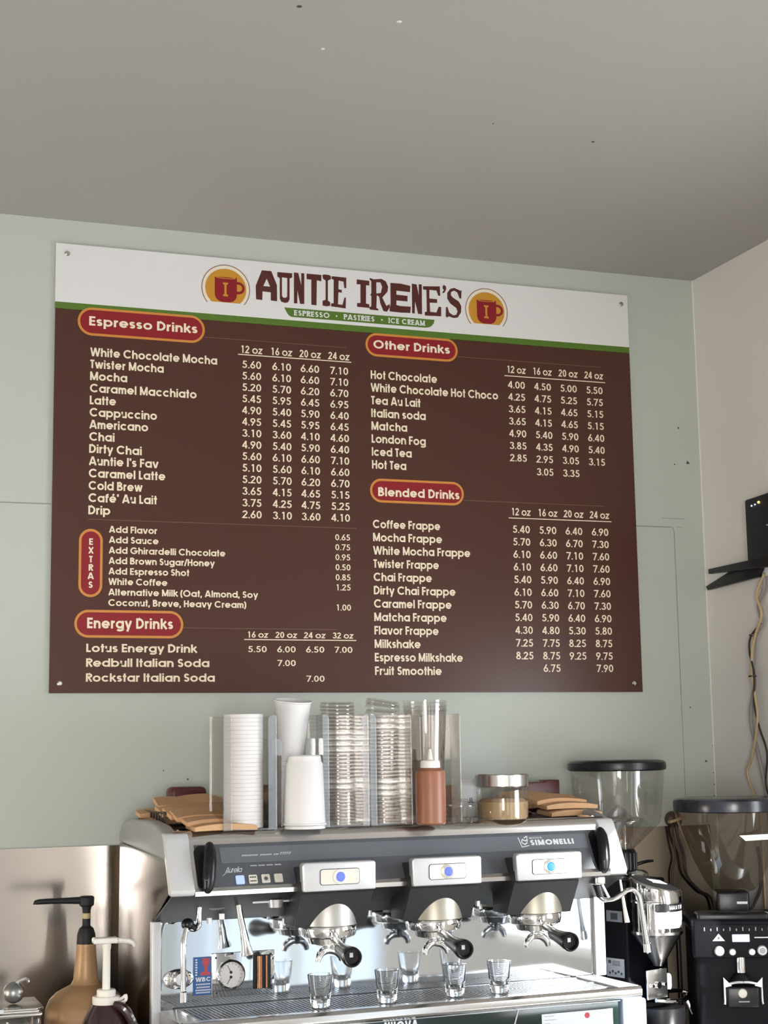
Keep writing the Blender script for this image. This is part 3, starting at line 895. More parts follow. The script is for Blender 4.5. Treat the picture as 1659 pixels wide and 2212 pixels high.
b = MB()
for x0, x1, n, amp, sd in ((.136, .170, 8, .0032, 1), (.175, .200, 6, .0032, 2), (.204, .215, 3, .0032, 3), (.217, .241, 5, .0065, 4)):
    vs, fs = ribbon(squiggle(x0, x1, .069, amp, n, sd), False, .0005)
    b.add([FP(v.x + (v.y - .069) * .4, v.y, .0024) for v in vs], fs)
b.build('script_lettering', M['pale'], panel)
b = MB()
put_text(b, 'Aurelia', .097, .131, .036, .0115, .13, fpl(.0016), gap=.02, italic=.5)
vs, fs = ribbon([(.091, .030), (.100, .036), (.110, .0375)], False, .0005)
b.add([FP(v.x, v.y, .0016) for v in vs], fs)
b.build('script_lettering', M['pale'], panel)
b = MB()
for i in range(4):
    x = .152 + i * .0172
    for k in range(5):
        b.prism([(x + k * .0028, .0475), (x + k * .0028 + .0021, .0475), (x + k * .0028 + .0021, .0500), (x + k * .0028, .0500)], 'y', 0, .0001)
b.v = [Vector(FP(p.x, p.z, .0016 + p.y)) for p in b.v]
b.build('indicator_print', M['pale'], panel)
# maker's lettering and mark
b = MB()
put_text(b, 'SIMONELLI', .797, .905, .0665, .0125, .25, fpl(.0024), gap=.13)
put_text(b, 'NUOVA', .797, .828, .0815, .0042, .16, fpl(.0024), gap=.2)
for seg, wd in (([(.770, .086), (.7745, .0635), (.793, .0665)], .0010), ([(.776, .074), (.7825, .0695), (.789, .0725)], .0014), ([(.779, .0815), (.7855, .0775), (.7925, .0800)], .0014), ([(.776, .074), (.779, .0815)], .0012), ([(.789, .0725), (.7925, .0885)], .0009), ([(.784, .084), (.7925, .0885)], .0012)):
    vs, fs = ribbon(seg, False, wd)
    b.add([FP(v.x, v.y, .0024) for v in vs], fs)
b.build('maker_lettering', M['label'], panel)
# the four square keys
for i, x in enumerate((.126, .153, .180, .207)):
    k = front_plate(pill(x - .0088, x + .0088, .0105, .0285, 4, .002), .001, .0035, 'key', M['whitelit'] if i == 0 else M['button'], panel)
    if i == 1:
        bb = MB()
        for zz in (.0235, .0155):
            for q in range(4):
                bb.prism([(x - .0065 + q * .0034, zz - .0012), (x - .0065 + q * .0034 + .0026, zz - .0012), (x - .0065 + q * .0034 + .0026, zz + .0012), (x - .0065 + q * .0034, zz + .0012)], 'y', .0034, .0038)
        bb.v = [Vector(FP(p.x, p.z, p.y)) for p in bb.v]
        bb.build('key_print', M['black'], k)
    if i == 2:
        bb = MB()
        flat_poly(bb, [arc(x, .0195, .0036, .0036, 0, 360, 14)[:-1]], fpl(.0038))
        for a in range(8):
            vs, fs = ribbon([(x + .0035 * math.cos(a * PI / 4), .0195 + .0035 * math.sin(a * PI / 4)), (x + .0055 * math.cos(a * PI / 4), .0195 + .0055 * math.sin(a * PI / 4))], False, .0006)
            bb.add([FP(v.x, v.y, .0038) for v in vs], fs)
        bb.build('key_print', M['panel'], k)

# steam paddles at both ends
for xc, wl, lean in ((.058, .020, .012), (.962, .016, .010)):
    rec = front_plate(pill(xc - wl, xc + .014, -.001, .096, 10, .016), .0005, .0018, 'paddle_recess', M['black'], panel)
    b = MB()
    prof = [(-.004, .004), (.0, .010), (.02, .0135), (.05, .0135), (.075, .0125), (.090, .008), (.094, .003)]
    pts, rs = [], []
    for s, r in prof:
        pts.append(FP(xc - .003 + lean * (s / .09), s, .008 + .014 * math.sin(min(1, max(0, s / .094)) * PI * .75)))
        rs.append(max(.003, r))
    b.tube(pts, rs, 14, 5)
    pad = b.build('steam_paddle', M['black'], mach)
    MB().ball(FP(xc - .002, .014, .0225), .0075, .003, .003).build('paddle_mark', M['panel'], pad)

# lower chrome lip of the hood
MB().prism([(.056, 1.321), (.054, 1.330), (.060, 1.3365), (.068, 1.330), (.068, 1.321)], 'x', .030, .975).build('hood_lip', M['steel2'], mach)

# three brewing groups
GX = (.3215, .5625, .8045)
for gi, gx in enumerate(GX):
    gp = [(.030, 1.322), (.030, 1.366), (.075, 1.368), (.14, 1.33), (.14, 1.249), (.076, 1.249), (.034, 1.318)]
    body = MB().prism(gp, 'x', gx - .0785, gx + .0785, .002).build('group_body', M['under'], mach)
    fpoly = arc(gx - .073, 1.372, .007, .007, 180, 90, 5) + arc(gx + .073, 1.372, .007, .007, 90, 0, 5) + [(gx + .0795, 1.3215), (gx - .0775, 1.3215)]
    MB().prism(fpoly, 'y', .0195, .0400, .003).build('group_front', M['silver'], body)
    kf = MB().prism([(.0335, 1.3165), (.0755, 1.2465), (.0775, 1.2465), (.0355, 1.3165)], 'x', gx - .0785, gx + .0785).build('group_skirt', M['under'], body)  # underside of the silver group, its shade painted as dark grey
    kp = MB().prism(pill(gx - .043, gx + .043, 1.3335, 1.3655, 6, .006), 'y', .0185, .0260).build('switch_plate', M['black'], body)
    MB().prism(pill(gx - .0418, gx + .0418, 1.3347, 1.3643, 6, .005), 'y', .0178, .0250).build('switch_face', M['goldbtn'], kp)
    bt = MB().lathe([(0, .004), (.0105, .004), (.0125, .0025), (.0150, .0018), (.0150, 0)], (gx, .0179, 1.3495), 32, (0, -1, 0)).build('button_ring', M['whiteplastic'] if gi == 0 else M['goldbtn'], body)
    MB().lathe([(0, .0062), (.0075, .0058), (.0098, .004), (.0098, .003)], (gx, .0179, 1.3495), 32, (0, -1, 0)).build('brew_button', M['cyan'] if gi == 2 else M['blue'], body)
    # bell of the group and its chrome collar
    cy = .108
    px_ = gx
    gx = gx + .006
    MB().lathe([(0, 1.318), (.056, 1.318), (.0600, 1.312), (.0615, 1.2485), (0, 1.2485)], (gx, cy, 0), 48).build('group_bell', M['taupe'] if gi else M['bell'], mach)
    MB().lathe([(0, 1.2485), (.0585, 1.2485), (.0605, 1.245), (.0605, 1.236), (.058, 1.226), (.050, 1.222), (0, 1.222)], (gx, cy, 0), 48).build('group_collar', M['chrome'], mach)
    b = MB().lathe([(0, 1.226), (.040, 1.226), (.042, 1.222), (.038, 1.210), (.020, 1.204), (0, 1.204)], (gx, cy, 0), 36)
    b.tube([(gx, cy - .030, 1.222), (gx - .006, cy - .068, 1.219), (gx - .0145, cy - .116, 1.213)], [.009, .0085, .0100], 14, 4)
    for a in (-.35, .35):
        b.tube([(gx + a * .05, cy - .02, 1.232), (gx + a * .04, cy - .045, 1.228), (gx - .002, cy - .068, 1.219)], .0042, 10, 4)
    pf = b.build('portafilter', M['chrome'], mach)
    hd = Vector((-.105, -.970, -.075)).normalized()
    p0 = Vector((gx - .0165, cy - .110, 1.2120))
    b = MB().lathe([(0, 0), (.0105, 0), (.0125, .006), (.0130, .03), (.0165, .065), (.0195, .088), (.0192, .096), (.0165, .099), (.0150, .098), (.0145, .088), (0, .087)], p0, 32, hd)
    hg = b.build('handle', M['black'], pf)
    q = p0 + hd * .0885
    MB().box(q.x - .004, q.x + .003, q.y - .0015, q.y + .0005, q.z - .001, q.z + .0075).build('handle_badge', M['label'], hg)
    b = MB()
    b.tube([(gx, cy, 1.206), (gx, cy - .003, 1.196), (gx, cy - .004, 1.189)], [.010, .008, .006], 12, 3)
    for sgn in (-1, 1):
        b.tube([(gx, cy - .004, 1.196), (gx + sgn * .013, cy - .008, 1.194), (gx + sgn * .023, cy - .011, 1.185), (gx + sgn * .026, cy - .012, 1.174)], [.008, .0085, .0075, .005], 12, 4)
    b.build('spout', M['chrome'], pf)

# underside fittings
b = MB()
for x, y in ((.078, .12), (.098, .10), (.405, .12), (.43, .13), (.655, .12), (.675, .11), (.69, .13), (.25, .15)):
    b.cyl((x, y, 1.295 - (y - .07) * .45), (x, y, 1.284 - (y - .07) * .45), .006)
b.build('underside_screw', M['silver'], mach)
MB().lathe([(0, 0), (.022, 0), (.020, .004), (0, .004)], (.098, .125, 1.2965), 28, (0, -.42, -.9)).build('badge_disc', M['labelgrey'], mach)
b = MB().box(.165, .205, .105, .115, 1.297, 1.303).box(.225, .255, .105, .115, 1.297, 1.303)
b.lathe([(0, 0), (.017, 0), (.014, .016), (0, .016)], (.215, .110, 1.303), 24, (0, 0, -1))
b.build('cup_light', M['silver'], mach)

# steam wands and hot-water spout
b = MB().tube([(.060, .125, 1.305), (.058, .125, 1.270), (.056, .122, 1.258), (.046, .120, 1.252), (.036, .120, 1.254)], .0058, 12, 5)
b.cyl((.060, .125, 1.312), (.060, .125, 1.298), .0085)
st = b.build('steam_wand', M['chrome'], mach)
MB().ball((.033, .120, 1.262), .013, .012, .012).cyl((.033, .12, 1.262), (.050, .12, 1.252), .008, .007).build('wand_joint', M['black'], st)
MB().tube([(.031, .118, 1.262), (.024, .112, 1.240), (.021, .108, 1.215), (.021, .108, 1.130)], .0058, 12, 5).cyl((.021, .108, 1.135), (.021, .108, 1.112), .0078, .0075, cap=.002).build('wand_tube', M['chrome'], st)
b = MB().cyl((.139, .125, 1.312), (.139, .125, 1.298), .009)
b.tube([(.139, .125, 1.305), (.144, .125, 1.275), (.152, .125, 1.240)], [.006, .0062, .007], 12, 5)
b.lathe([(0, 0), (.007, 0), (.0085, .012), (.0095, .030), (.014, .048), (.0125, .049), (0, .046)], (.1515, .125, 1.242), 20, (.16, -.02, -1))
b.build('hot_water_spout', M['chrome'], mach)
b = MB().box(.945, .972, .07, .10, 1.300, 1.318, .003)
st = b.build('steam_wand', M['chrome'], mach)
MB().cyl((.957, .09, 1.312), (.966, .085, 1.272), .0105, .0085, cap=.002).build('wand_joint', M['black'], st)
MB().tube([(.962, .086, 1.276), (.972, .080, 1.267), (.990, .075, 1.267), (1.008, .07, 1.276), (1.026, .065, 1.2865), (1.040, .062, 1.284), (1.050, .06, 1.268), (1.057, .06, 1.225), (1.065, .06, 1.165)], [.0055] * 6 + [.0056, .0062, .0075], 12, 5).cyl((1.065, .06, 1.172), (1.0665, .06, 1.148), .0085, .0095, cap=.003).build('wand_tube', M['chrome'], st)
MB().tube([(.970, .085, 1.300), (.985, .080, 1.268)], .0032, 10, 0).ball((.986, .080, 1.266), .005).build('wand_lever', M['silver'], st)

# dial, level window, badge and oval knob on the mirror plate
YB = .200
fitting = MB().box(.106, .243, YB - .003, YB, 1.104, 1.192, .001).build('gauge_plate', M['mirror'], mach)
for x, z in ((.115, 1.183), (.234, 1.184), (.116, 1.1135), (.235, 1.1145)):
    MB().cyl((x, YB - .002, z), (x, YB - .0048, z), .0022, n=10).build('screw', M['black'], fitting)
dg = MB().lathe([(.0300, 0), (.0300, .010), (.0275, .0125), (.0255, .0110), (.0255, .004)], (.146, YB - .001, 1.1485), 40, (0, -1, 0)).build('pressure_gauge', M['chrome'], mach)
MB().lathe([(0, .0065), (.0258, .0065), (.0258, .004)], (.146, YB - .001, 1.1485), 40, (0, -1, 0)).build('dial_face', M['dial'], dg)
b = MB()
for cz, ang in ((1.153, 118), (1.1435, 240)):
    b.lathe([(0, 0), (.003, 0), (.003, .001), (0, .001)], (.146, YB - .0074, cz), 12, (0, -1, 0))
    vs, fs = ribbon([(.146, cz), (.146 + .016 * math.cos(math.radians(ang)), cz + .016 * math.sin(math.radians(ang)))], False, .0006)
    b.add([(v.x, YB - .0080, v.y) for v in vs], fs)
for a in range(-40, 221, 20):
    for cz, sg in ((1.1485, 1),):
        vs, fs = ribbon([(.146 + .0205 * math.cos(math.radians(a)), cz + .0205 * math.sin(math.radians(a))), (.146 + .0235 * math.cos(math.radians(a)), cz + .0235 * math.sin(math.radians(a)))], False, .0004)
        b.add([(v.x, YB - .0076, v.y) for v in vs], fs)
b.build('needle', M['black'], dg)
lw = MB().box(.195, .234, YB - .0035, YB - .002, 1.1155, 1.1835).build('level_window', M['black'], mach)
MB().cyl((.209, YB - .005, 1.117), (.209, YB - .005, 1.182), .0065).cyl((.224, YB - .0045, 1.117), (.224, YB - .0045, 1.182), .003).build('level_tube', M['copper'], lw)
wb = MB().box(.0675, .1095, YB - .002, YB, 1.111, 1.1865, .0008).build('competition_badge', M['wbcblue'], mach)
wpl = lambda x, z: (x, YB - .0026, z)
b = MB()
put_text(b, 'WBC', .0725, .1045, 1.138, .0085, .22, wpl, gap=.12, slab=True)
for z, x0, x1, n in ((1.131, .073, .104, 9), (1.125, .074, .103, 11), (1.1195, .072, .105, 12), (1.1145, .073, .104, 10)):
    for k in range(n):
        xa = x0 + (x1 - x0) * k / n
        b.add([wpl(xa, z), wpl(xa + (x1 - x0) / n * .7, z), wpl(xa + (x1 - x0) / n * .7, z + .003), wpl(xa, z + .003)], [(0, 1, 2, 3)])
for k in range(7):
    z = 1.150 + k * .005
    b.add([wpl(.0715, z), wpl(.0755 + .001 * (k % 2), z), wpl(.0755, z + .003), wpl(.0715, z + .003)], [(0, 1, 2, 3)])
b.build('badge_lettering', M['label'], wb)
b = MB()
flat_poly(b, [[(.082, 1.150), (.104, 1.150), (.103, 1.156), (.097, 1.158), (.0975, 1.168), (.101, 1.172), (.102, 1.184), (.086, 1.184), (.087, 1.172), (.090, 1.168), (.0905, 1.158), (.083, 1.156)]], wpl)
b.build('badge_emblem', M['wbcred'], wb)
ov = MB().lathe([(0, .006), (.026, .006), (.032, .003), (.033, 0)], (.036, YB, 1.146), 40, (0, -1, 0))
ov.v = [Vector((p.x, p.y, 1.146 + (p.z - 1.146) * .62)) for p in ov.v]
ov = ov.build('tap_escutcheon', M['chrome'], mach)
MB().lathe([(0, .016), (.012, .016), (.015, .013), (.016, .004), (.016, 0)], (.038, YB - .002, 1.147), 32, (0, -1, 0)).build('tap_knob', M['steel2'], ov)
b = MB()
for a in range(8):
    t = a * PI / 4
    b.box(.036 + .028 * math.cos(t) - .001, .036 + .028 * math.cos(t) + .001, YB - .0062, YB - .005, 1.146 + .0165 * math.sin(t) - .001, 1.146 + .0165 * math.sin(t) + .001)
b.build('escutcheon_screw', M['black'], ov)
b = MB()
b.box(.84, .905, YB - .0008, YB, 1.248, 1.2495).box(.90, .925, YB - .0008, YB, 1.243, 1.2444)
b.build('scratch_label', M['wbcred'], mach)

# drip tray, its lip and the lower front
ZD = 1.088
MB().prism([(.004, 1.066), (.0, 1.071), (.0, 1.083), (.006, 1.0895), (.030, 1.0895), (.030, 1.086), (.20, 1.086), (.20, 1.055), (.02, 1.055)], 'x', -.006, 1.012, .001).build('drip_tray', M['steel2'], mach)
b = MB()
for i in range(96):
    x = .034 + i * .0095
    b.box(x, x + .0062, .036, .186, 1.0858, ZD)
b.box(.028, .954, .034, .039, 1.0858, ZD + .0003).box(.028, .954, .108, .113, 1.0858, ZD).box(.028, .954, .183, .188, 1.0858, ZD + .0003)
b.build('drip_grid', M['gridsteel'], mach)
MB().box(.958, 1.010, .012, .195, 1.0855, 1.0900, .001).build('tray_end', M['capgrey'], mach)
lf = MB().box(-.005, .960, .014, .30, .985, 1.0635, .002).build('lower_front', M['greenglass'], mach)
MB().box(-.006, .962, .011, .016, 1.0605, 1.0655).build('front_trim', M['silver'], lf)
b = MB()
put_text(b, 'NUOVA', .412, .486, 1.041, .0175, .24, lambda x, z: (x, .0132, z), gap=.14)
b.build('front_lettering', M['label'], lf)
stk = MB().box(.771, .943, .0128, .0142, .995, 1.0465).build('notice_sticker', M['label'], lf)
MB().lathe([(0, 0), (.006, 0), (.006, .0006), (0, .0006)], (.880, .0127, 1.037), 16, (0, -1, 0)).build('sticker_emblem', M['wbcred'], stk)
b = MB()
for z, x0, x1 in ((1.041, .777, .80), (1.0335, .777, .805), (1.026, .777, .79)):
    b.box(x0, x1, .0122, .0129, z, z + .0014)
b.build('sticker_print', M['labelgrey'], stk)
ec = MB().box(.964, 1.024, .004, .30, .985, 1.0635, .006).build('lower_end_cap', M['paleblue'], mach)
MB().tube([(.716, .0135, 1.06), (.700, .0132, 1.01)], .0016, 8, 0).build('panel_scratch', M['pale'], lf)
b = MB()
for x in (.06, .95):
    for y in (.08, .45):
        b.cyl((x, y, .9405), (x, y, .987), .022)
b.build('foot', M['black'], mach)

# ------------------------------------------------------------------ shot glasses on the drip tray
prof_out = [(0, 0), (.0190, 0), (.0200, .0015), (.0202, .010), (.0222, .030), (.0255, .062), (.0258, .0640)]
prof_in = [(.0245, .0645), (.0238, .062), (.0200, .032), (.0150, .0175), (.0080, .0135), (0, .0125)]


def glass_bm(c):
    n = 40
    b = MB().lathe(prof_out + prof_in, c, n)
    # pressed flutes around the lower half
    for i, p in enumerate(b.v):
        r = math.hypot(p.x, p.y)
        if r > .0185 and p.z < .034:
            a = math.atan2(p.y, p.x)
            k = 1 - .055 * abs(math.cos(4 * a)) * (1 - p.z / .034) ** .5
            b.v[i] = Vector((p.x * k, p.y * k, p.z))
    return b


lab = ['clear empty shot glass under the left group, nearest the pressure gauge', 'clear empty shot glass between the left and middle groups', 'clear empty shot glass right under the handle of the middle group', 'clear empty shot glass furthest right on the drip tray']
first = None
for (x, y), L in zip(((.299, .078), (.444, .072), (.603, .082), (.707, .080)), lab):
    p = ML(x, y, ZD + .0006)
    if first is None:
        first = glass_bm((0, 0, 0)).build('shot_glass', M['glass'], None, p)
        o = first
    else:
        o = first.copy()
        col.objects.link(o)
        o.location = p
    tag(o, L, 'glass', 'shot glasses on the drip tray')

# ================================================================== THINGS ON TOP OF THE MACHINE
ZS = ZT + .0012


def holder(x0, x1, y0, y1, z1, label, flap=.022, full=True, group='clear acrylic dispensers on the machine'):
    """upright acrylic dispenser: back, two sides, two rounded front flaps and a floor"""
    t = .0025
    xm, ym = (x0 + x1) / 2, (y0 + y1) / 2
    r = thing('cup_dispenser', label, 'dispenser', ML(xm, ym, ZS), TH, group)
    w, d, h = (x1 - x0) / 2, (y1 - y0) / 2, z1 - ZS
    MB().box(-w, w, d - t, d, 0, h).build('back_sheet', M['acrylic'], r)
    MB().box(-w, -w + t, -d + t, d - t, 0, h).build('side_sheet', M['acrylic'], r)
    MB().box(w - t, w, -d + t, d - t, 0, h).build('side_sheet', M['acrylic'], r)
    q = .010
    for s in (-1, 1):
        poly = [(-w, 0), (-w + flap, 0), (-w + flap, h - q)] + arc(-w + flap - q, h - q, q, q, 0, 90, 6) + arc(-w + .004, h - .004, .004, .004, 90, 180, 4)
        b = MB().prism([(p[0] * -s, p[1]) for p in poly], 'y', -d, -d + t)
        b.build('front_flap', M['acrylic'], r)
    MB().box(-w + t, w - t, -d + t, d - t, 0, .003).build('floor_sheet', M['acrylic'], r)
    return r


holder(.103, .218, .105, .205, 1.676, 'clear acrylic dispenser holding the tall stack of white lids, furthest left', .018)
holder(.223, .320, .150, .240, 1.628, 'short clear acrylic dispenser holding the leaning white cup', .022)
holder(.324, .428, .115, .210, 1.678, 'clear acrylic dispenser holding the straight stack of clear lids', .014)
holder(.432, .528, .115, .210, 1.678, 'clear acrylic dispenser holding the leaning stack of clear lids', .014)
holder(.531, .650, .125, .225, 1.678, 'clear acrylic dispenser holding tall clear cups, furthest right', .024)


def lid_mesh(r, h, thin=True):
    p = [(0, h * .80), (r * .55, h * .80), (r * .72, h * .62), (r * .80, h * .70), (r * .84, h * .98), (r * .90, h), (r * .93, h * .90), (r * .955, h * .35), (r, h * .22), (r, h * .06), (r * .985, 0), (r * .96, .0)]
    b = MB().lathe(p, (0, 0, 0), 40)
    b.f = [f for f in b.f if len(f) <= 4 or f[0] == 0]
    return b


def flush_lid(r, h):
    b = MB().lathe([(0, h * .8), (r * .80, h * .8), (r * .86, h), (r * .975, h), (r, h * .93), (r, h * .08), (r * .99, 0), (r * .95, 0)], (0, 0, 0), 40)
    b.f = [f for f in b.f if len(f) <= 4]
    return b


def stack(name, m, n, r, h, pitch, x, y, lean, label, cat, group, jitter, tops=None):
    proto = None
    rr = random.Random(len(label))
    z = ZS + .0036
    for i in range(n):
        t = i / (n - 1)
        lx, tz, ty = lean(t)
        p = ML(x + lx, y, z)
        rot = (rr.uniform(-jitter, jitter), tz + rr.uniform(-jitter, jitter), rr.uniform(0, 6))
        if proto is None:
            proto = (flush_lid(r, h) if m is M['white'] else lid_mesh(r, h)).build(name, m)
            o = proto
        else:
            o = proto.copy()
            col.objects.link(o)
        o.location = p
        o.rotation_mode = 'XYZ'
        o.matrix_world = Matrix.Translation(p) @ Matrix.Rotation(rot[1], 4, 'Y') @ Matrix.Rotation(rot[0], 4, 'X') @ Matrix.Rotation(rot[2], 4, 'Z')
        tag(o, label, cat, group)
        z += pitch(i) if callable(pitch) else pitch


stack('cup_lid', M['white'], 28, .0405, .0084, .0083, .161, .152, lambda t: (0, 0, 0), 'white plastic cup lid in the tall stack left of the leaning cup', 'lid', 'white lids stacked in the left dispenser', .002)
stack('cup_lid', M['clear'], 30, .0385, .0105, lambda i: .0078 + (.0045 if i in (18, 19, 20, 21, 10, 9) else 0) - (.0007 if i < 9 else 0), .375, .162, lambda t: (0, .01 * math.sin(t * 9), 0), 'clear plastic cup lid in the straight stack in the third dispenser', 'lid', 'clear lids in the straight stack', .012)
stack('cup_lid', M['clear'], 28, .0385, .0105, lambda i: .0080 + (.0050 if i in (6, 7, 8, 22, 23, 24, 25) else 0), .4815, .162, lambda t: (-.004 * math.sin(t * 3), .05 * math.sin(t * 6) * t + .22 * max(0, t - .8) * 5 * .8, 0), 'clear plastic cup lid in the wavy leaning stack in the fourth dispenser', 'lid', 'clear lids in the leaning stack', .03)


def cup_mesh(r0, r1, h, t=.0008):
    return MB().lathe([(0, .006), (r0 - .003, .006), (r0 - .002, 0), (r0, 0), (r1, h - .004), (r1 + .0022, h - .003), (r1 + .0022, h), (r1 - .001, h), (r1 - .0016, h - .004), (r0 - .001, .008), (0, .008)], (0, 0, 0), 48)


# white paper cup leaning in the short dispenser, standing on a spare stack of cups
o = cup_mesh(.0285, .0385, .118).build('paper_cup', M['white'])
o.matrix_world = Matrix.Translation(ML(.2755, .195, ZS + .0036)) @ Matrix.Rotation(.0, 4, 'Y')
tag(o, 'white paper cup standing upright at the bottom of the short dispenser', 'cup', 'white paper cups in the short dispenser')
pc = o
for k, (dz, L) in enumerate(((.010, 'white paper cup nested second from the bottom in the short dispenser'), (.020, 'white paper cup nested third from the bottom, under the leaning cup'))):
    o = pc.copy()
    col.objects.link(o)
    o.matrix_world = Matrix.Translation(ML(.2755, .195, ZS + .0036 + dz))
    tag(o, L, 'cup', 'white paper cups in the short dispenser')
o = cup_mesh(.0315, .0392, .150).build('paper_cup', M['white'])
o.matrix_world = Matrix.Translation(ML(.2735, .196, ZS + .1180)) @ Matrix.Rotation(.16, 4, 'X') @ Matrix.Rotation(.035, 4, 'Y')
tag(o, 'topmost white paper cup leaning with its open rim up, tallest of the white cups', 'cup', 'white paper cups in the short dispenser')
# upside-down cups in front
inv = MB().lathe([(0, .134), (.027, .134), (.0275, .141), (.0310, .1425), (.0340, .140), (.0352, .133), (.0356, .129), (.0385, .125), (.0430, .004), (.0450, .003), (.0450, 0), (.0425, 0), (.0405, .004), (.0330, .124), (0, .125)], (0, 0, 0), 48)
o = inv.build('paper_cup', M['white'], None, ML(.2765, .100, ZS + .0075), (0, 0, 0))
tag(o, 'white paper cup upside down at the front, before the short dispenser', 'cup', 'upside-down white cups')
o = MB().lathe([(.0370, 0), (.0425, 0), (.0425, .0030), (.0410, .0065), (.0380, .0070), (.0360, .0065), (.0355, .0040)], (0, 0, 0), 48).build('cup_lid', M['white'], None, ML(.2765, .100, ZS))
tag(o, 'flat white ring lid under the upside-down white cup', 'lid')

# tall clear cups in the right dispenser
lbl = ['tall clear plastic cup, outermost of the nest in the rightmost dispenser', 'tall clear plastic cup in the middle of the nest in the rightmost dispenser', 'topmost tall clear plastic cup of the nest above the squeeze bottle']
pc = None
for k in range(3):
    if pc is None:
        o = pc = MB().shell([(.0, .0), (.032, 0), (.035, .006), (.0470, .236), (.0490, .238), (.0490, .243), (.0465, .243)], (0, 0, 0), 48).build('plastic_cup', M['clear'])
    else:
        o = pc.copy()
        col.objects.link(o)
    o.location = ML(.5885, .175, ZS + .0040 + .009 * k)
    tag(o, lbl[k], 'cup', 'tall clear cups in the rightmost dispenser')

# squeeze bottle of caramel
r = thing('squeeze_bottle', 'amber caramel squeeze bottle with white nozzle cap on top of the machine', 'bottle', ML(.557, .085, ZS + .0003), TH)
MB().lathe([(0, 0), (.0290, 0), (.0315, .003), (.0320, .012), (.0320, .104), (.0305, .112), (.024, .117), (.020, .119), (0, .119)], (0, 0, 0), 40).build('bottle_body', M['caramel'], r)
b = MB().lathe([(0, .118), (.0205, .118), (.0212, .120), (.0212, .131), (.0195, .134), (.0075, .135), (.0060, .138), (.0036, .157), (.0026, .1585), (0, .1585)], (0, 0, 0), 32)
b.build('nozzle_cap', M['whiteplastic'], r)

# sugar jar
r = thing('sugar_jar', 'glass jar of brown sugar with steel screw lid on the machine', 'jar', ML(.764, .155, ZS + .0003), TH)
MB().shell([(.050, 0), (.0565, .002), (.0580, .008), (.0580, .066), (.0565, .071), (.053, .074)], (0, 0, 0), 48).build('jar_glass', M['jarglass'], r)
MB().lathe([(0, .003), (.052, .003), (.0555, .008), (.0555, .040), (.045, .048), (.02, .043), (0, .046)], (0, 0, 0), 40).build('brown_sugar', M['sugar'], r)
MB().lathe([(0, .073), (.0575, .073), (.0600, .075), (.0600, .099), (.0580, .1015), (.050, .1025), (0, .1025)], (0, 0, 0), 48).build('jar_lid', M['steel2'], r)

# paper packets behind the jar
for k, (x, y, rz, tilt, w, h, L) in enumerate(((.728, .235, .06, -.10, .054, .090, 'cream paper packet with small print leaning behind the sugar jar'), (.694, .265, .12, -.22, .044, .078, 'plain tan paper packet leaning left of the printed packet behind the jar'))):
    r = thing('paper_packet', L, 'packet', ML(x, y, ZS + .0005), 0, 'paper packets behind the jar', rot=(tilt, 0, TH + rz))
    MB().box(-w / 2, w / 2, -.006, .006, .004, h, .004).build('packet_body', M['label'] if k == 0 else M['kraft'], r)
    if k == 0:
        b = MB()
        put_text(b, 'JL', -.012, .006, .036, .012, .14, lambda xx, zz: (xx, -.0064, zz))
        b.build('packet_print', M['panel'], r)
# clear caddy beside the squeeze bottle
r = thing('portion_cup', 'small clear plastic portion cup between squeeze bottle and jar', 'cup', ML(.640, .110, ZS + .0003), TH)
MB().shell([(0, .001), (.024, 0), (.026, .003), (.033, .034), (.035, .035), (.0350, .037)], (0, 0, 0), 32).build('cup_wall', M['clear'], r)
MB().tube([(-.026, 0, .037), (-.01, -.01, .047), (.012, -.008, .047), (.027, 0, .037)], .0035, 8, 4).build('cup_handle', M['clear'], r)


def sleeve(w, d, h, bulge):
    """kraft cup sleeve lying flat: a flattened paper loop, its top sheet bulging"""
    n = 14
    t = .0011
    vs, fs = [], []
    outer, inner = [], []
    for i in range(n + 1):
        u = i / n
        x = -w / 2 + w * u
        outer.append((x, h * .55 + bulge * math.sin(PI * u) ** .7))
    for i in range(n + 1):
        u = 1 - i / n
        outer.append((-w / 2 + w * u, -.0 + .001 * math.sin(PI * u)))
    cx_ = 0
    loop = outer
    m = len(loop)
    cen = h * .35
    for y in (-d / 2, d / 2):
        for (x, z) in loop:
            vs.append((x, y + .010 * (1 - (2 * x / w) ** 2), z))
        for (x, z) in loop:
            vs.append((x * (1 - 2 * t / w * 2), y + .010 * (1 - (2 * x / w) ** 2), cen + (z - cen) * (1 - 2 * t / max(h, .01))))
    for i in range(m):
        j = (i + 1) % m
        fs.append((i, j, 2 * m + j, 2 * m + i))
        fs.append((m + j, m + i, 3 * m + i, 3 * m + j))
        fs.append((i, m + i, m + j, j))
        fs.append((2 * m + i, 2 * m + j, 3 * m + j, 3 * m + i))
    # the flap folded down over the near end
    k = len(vs)
    top = loop[:n + 1]
    for f_, z_ in ((1.0, 1.0), (.985, .02)):
        for (x, z) in top:
            vs.append((x * f_, -d / 2 + .010 * (1 - (2 * x / w) ** 2) - .0012, (z if z_ == 1.0 else .0004)))
    for i in range(n):
        fs.append((k + i, k + i + 1, k + n + 1 + i + 1, k + n + 1 + i))
    return MB().add(vs, fs)


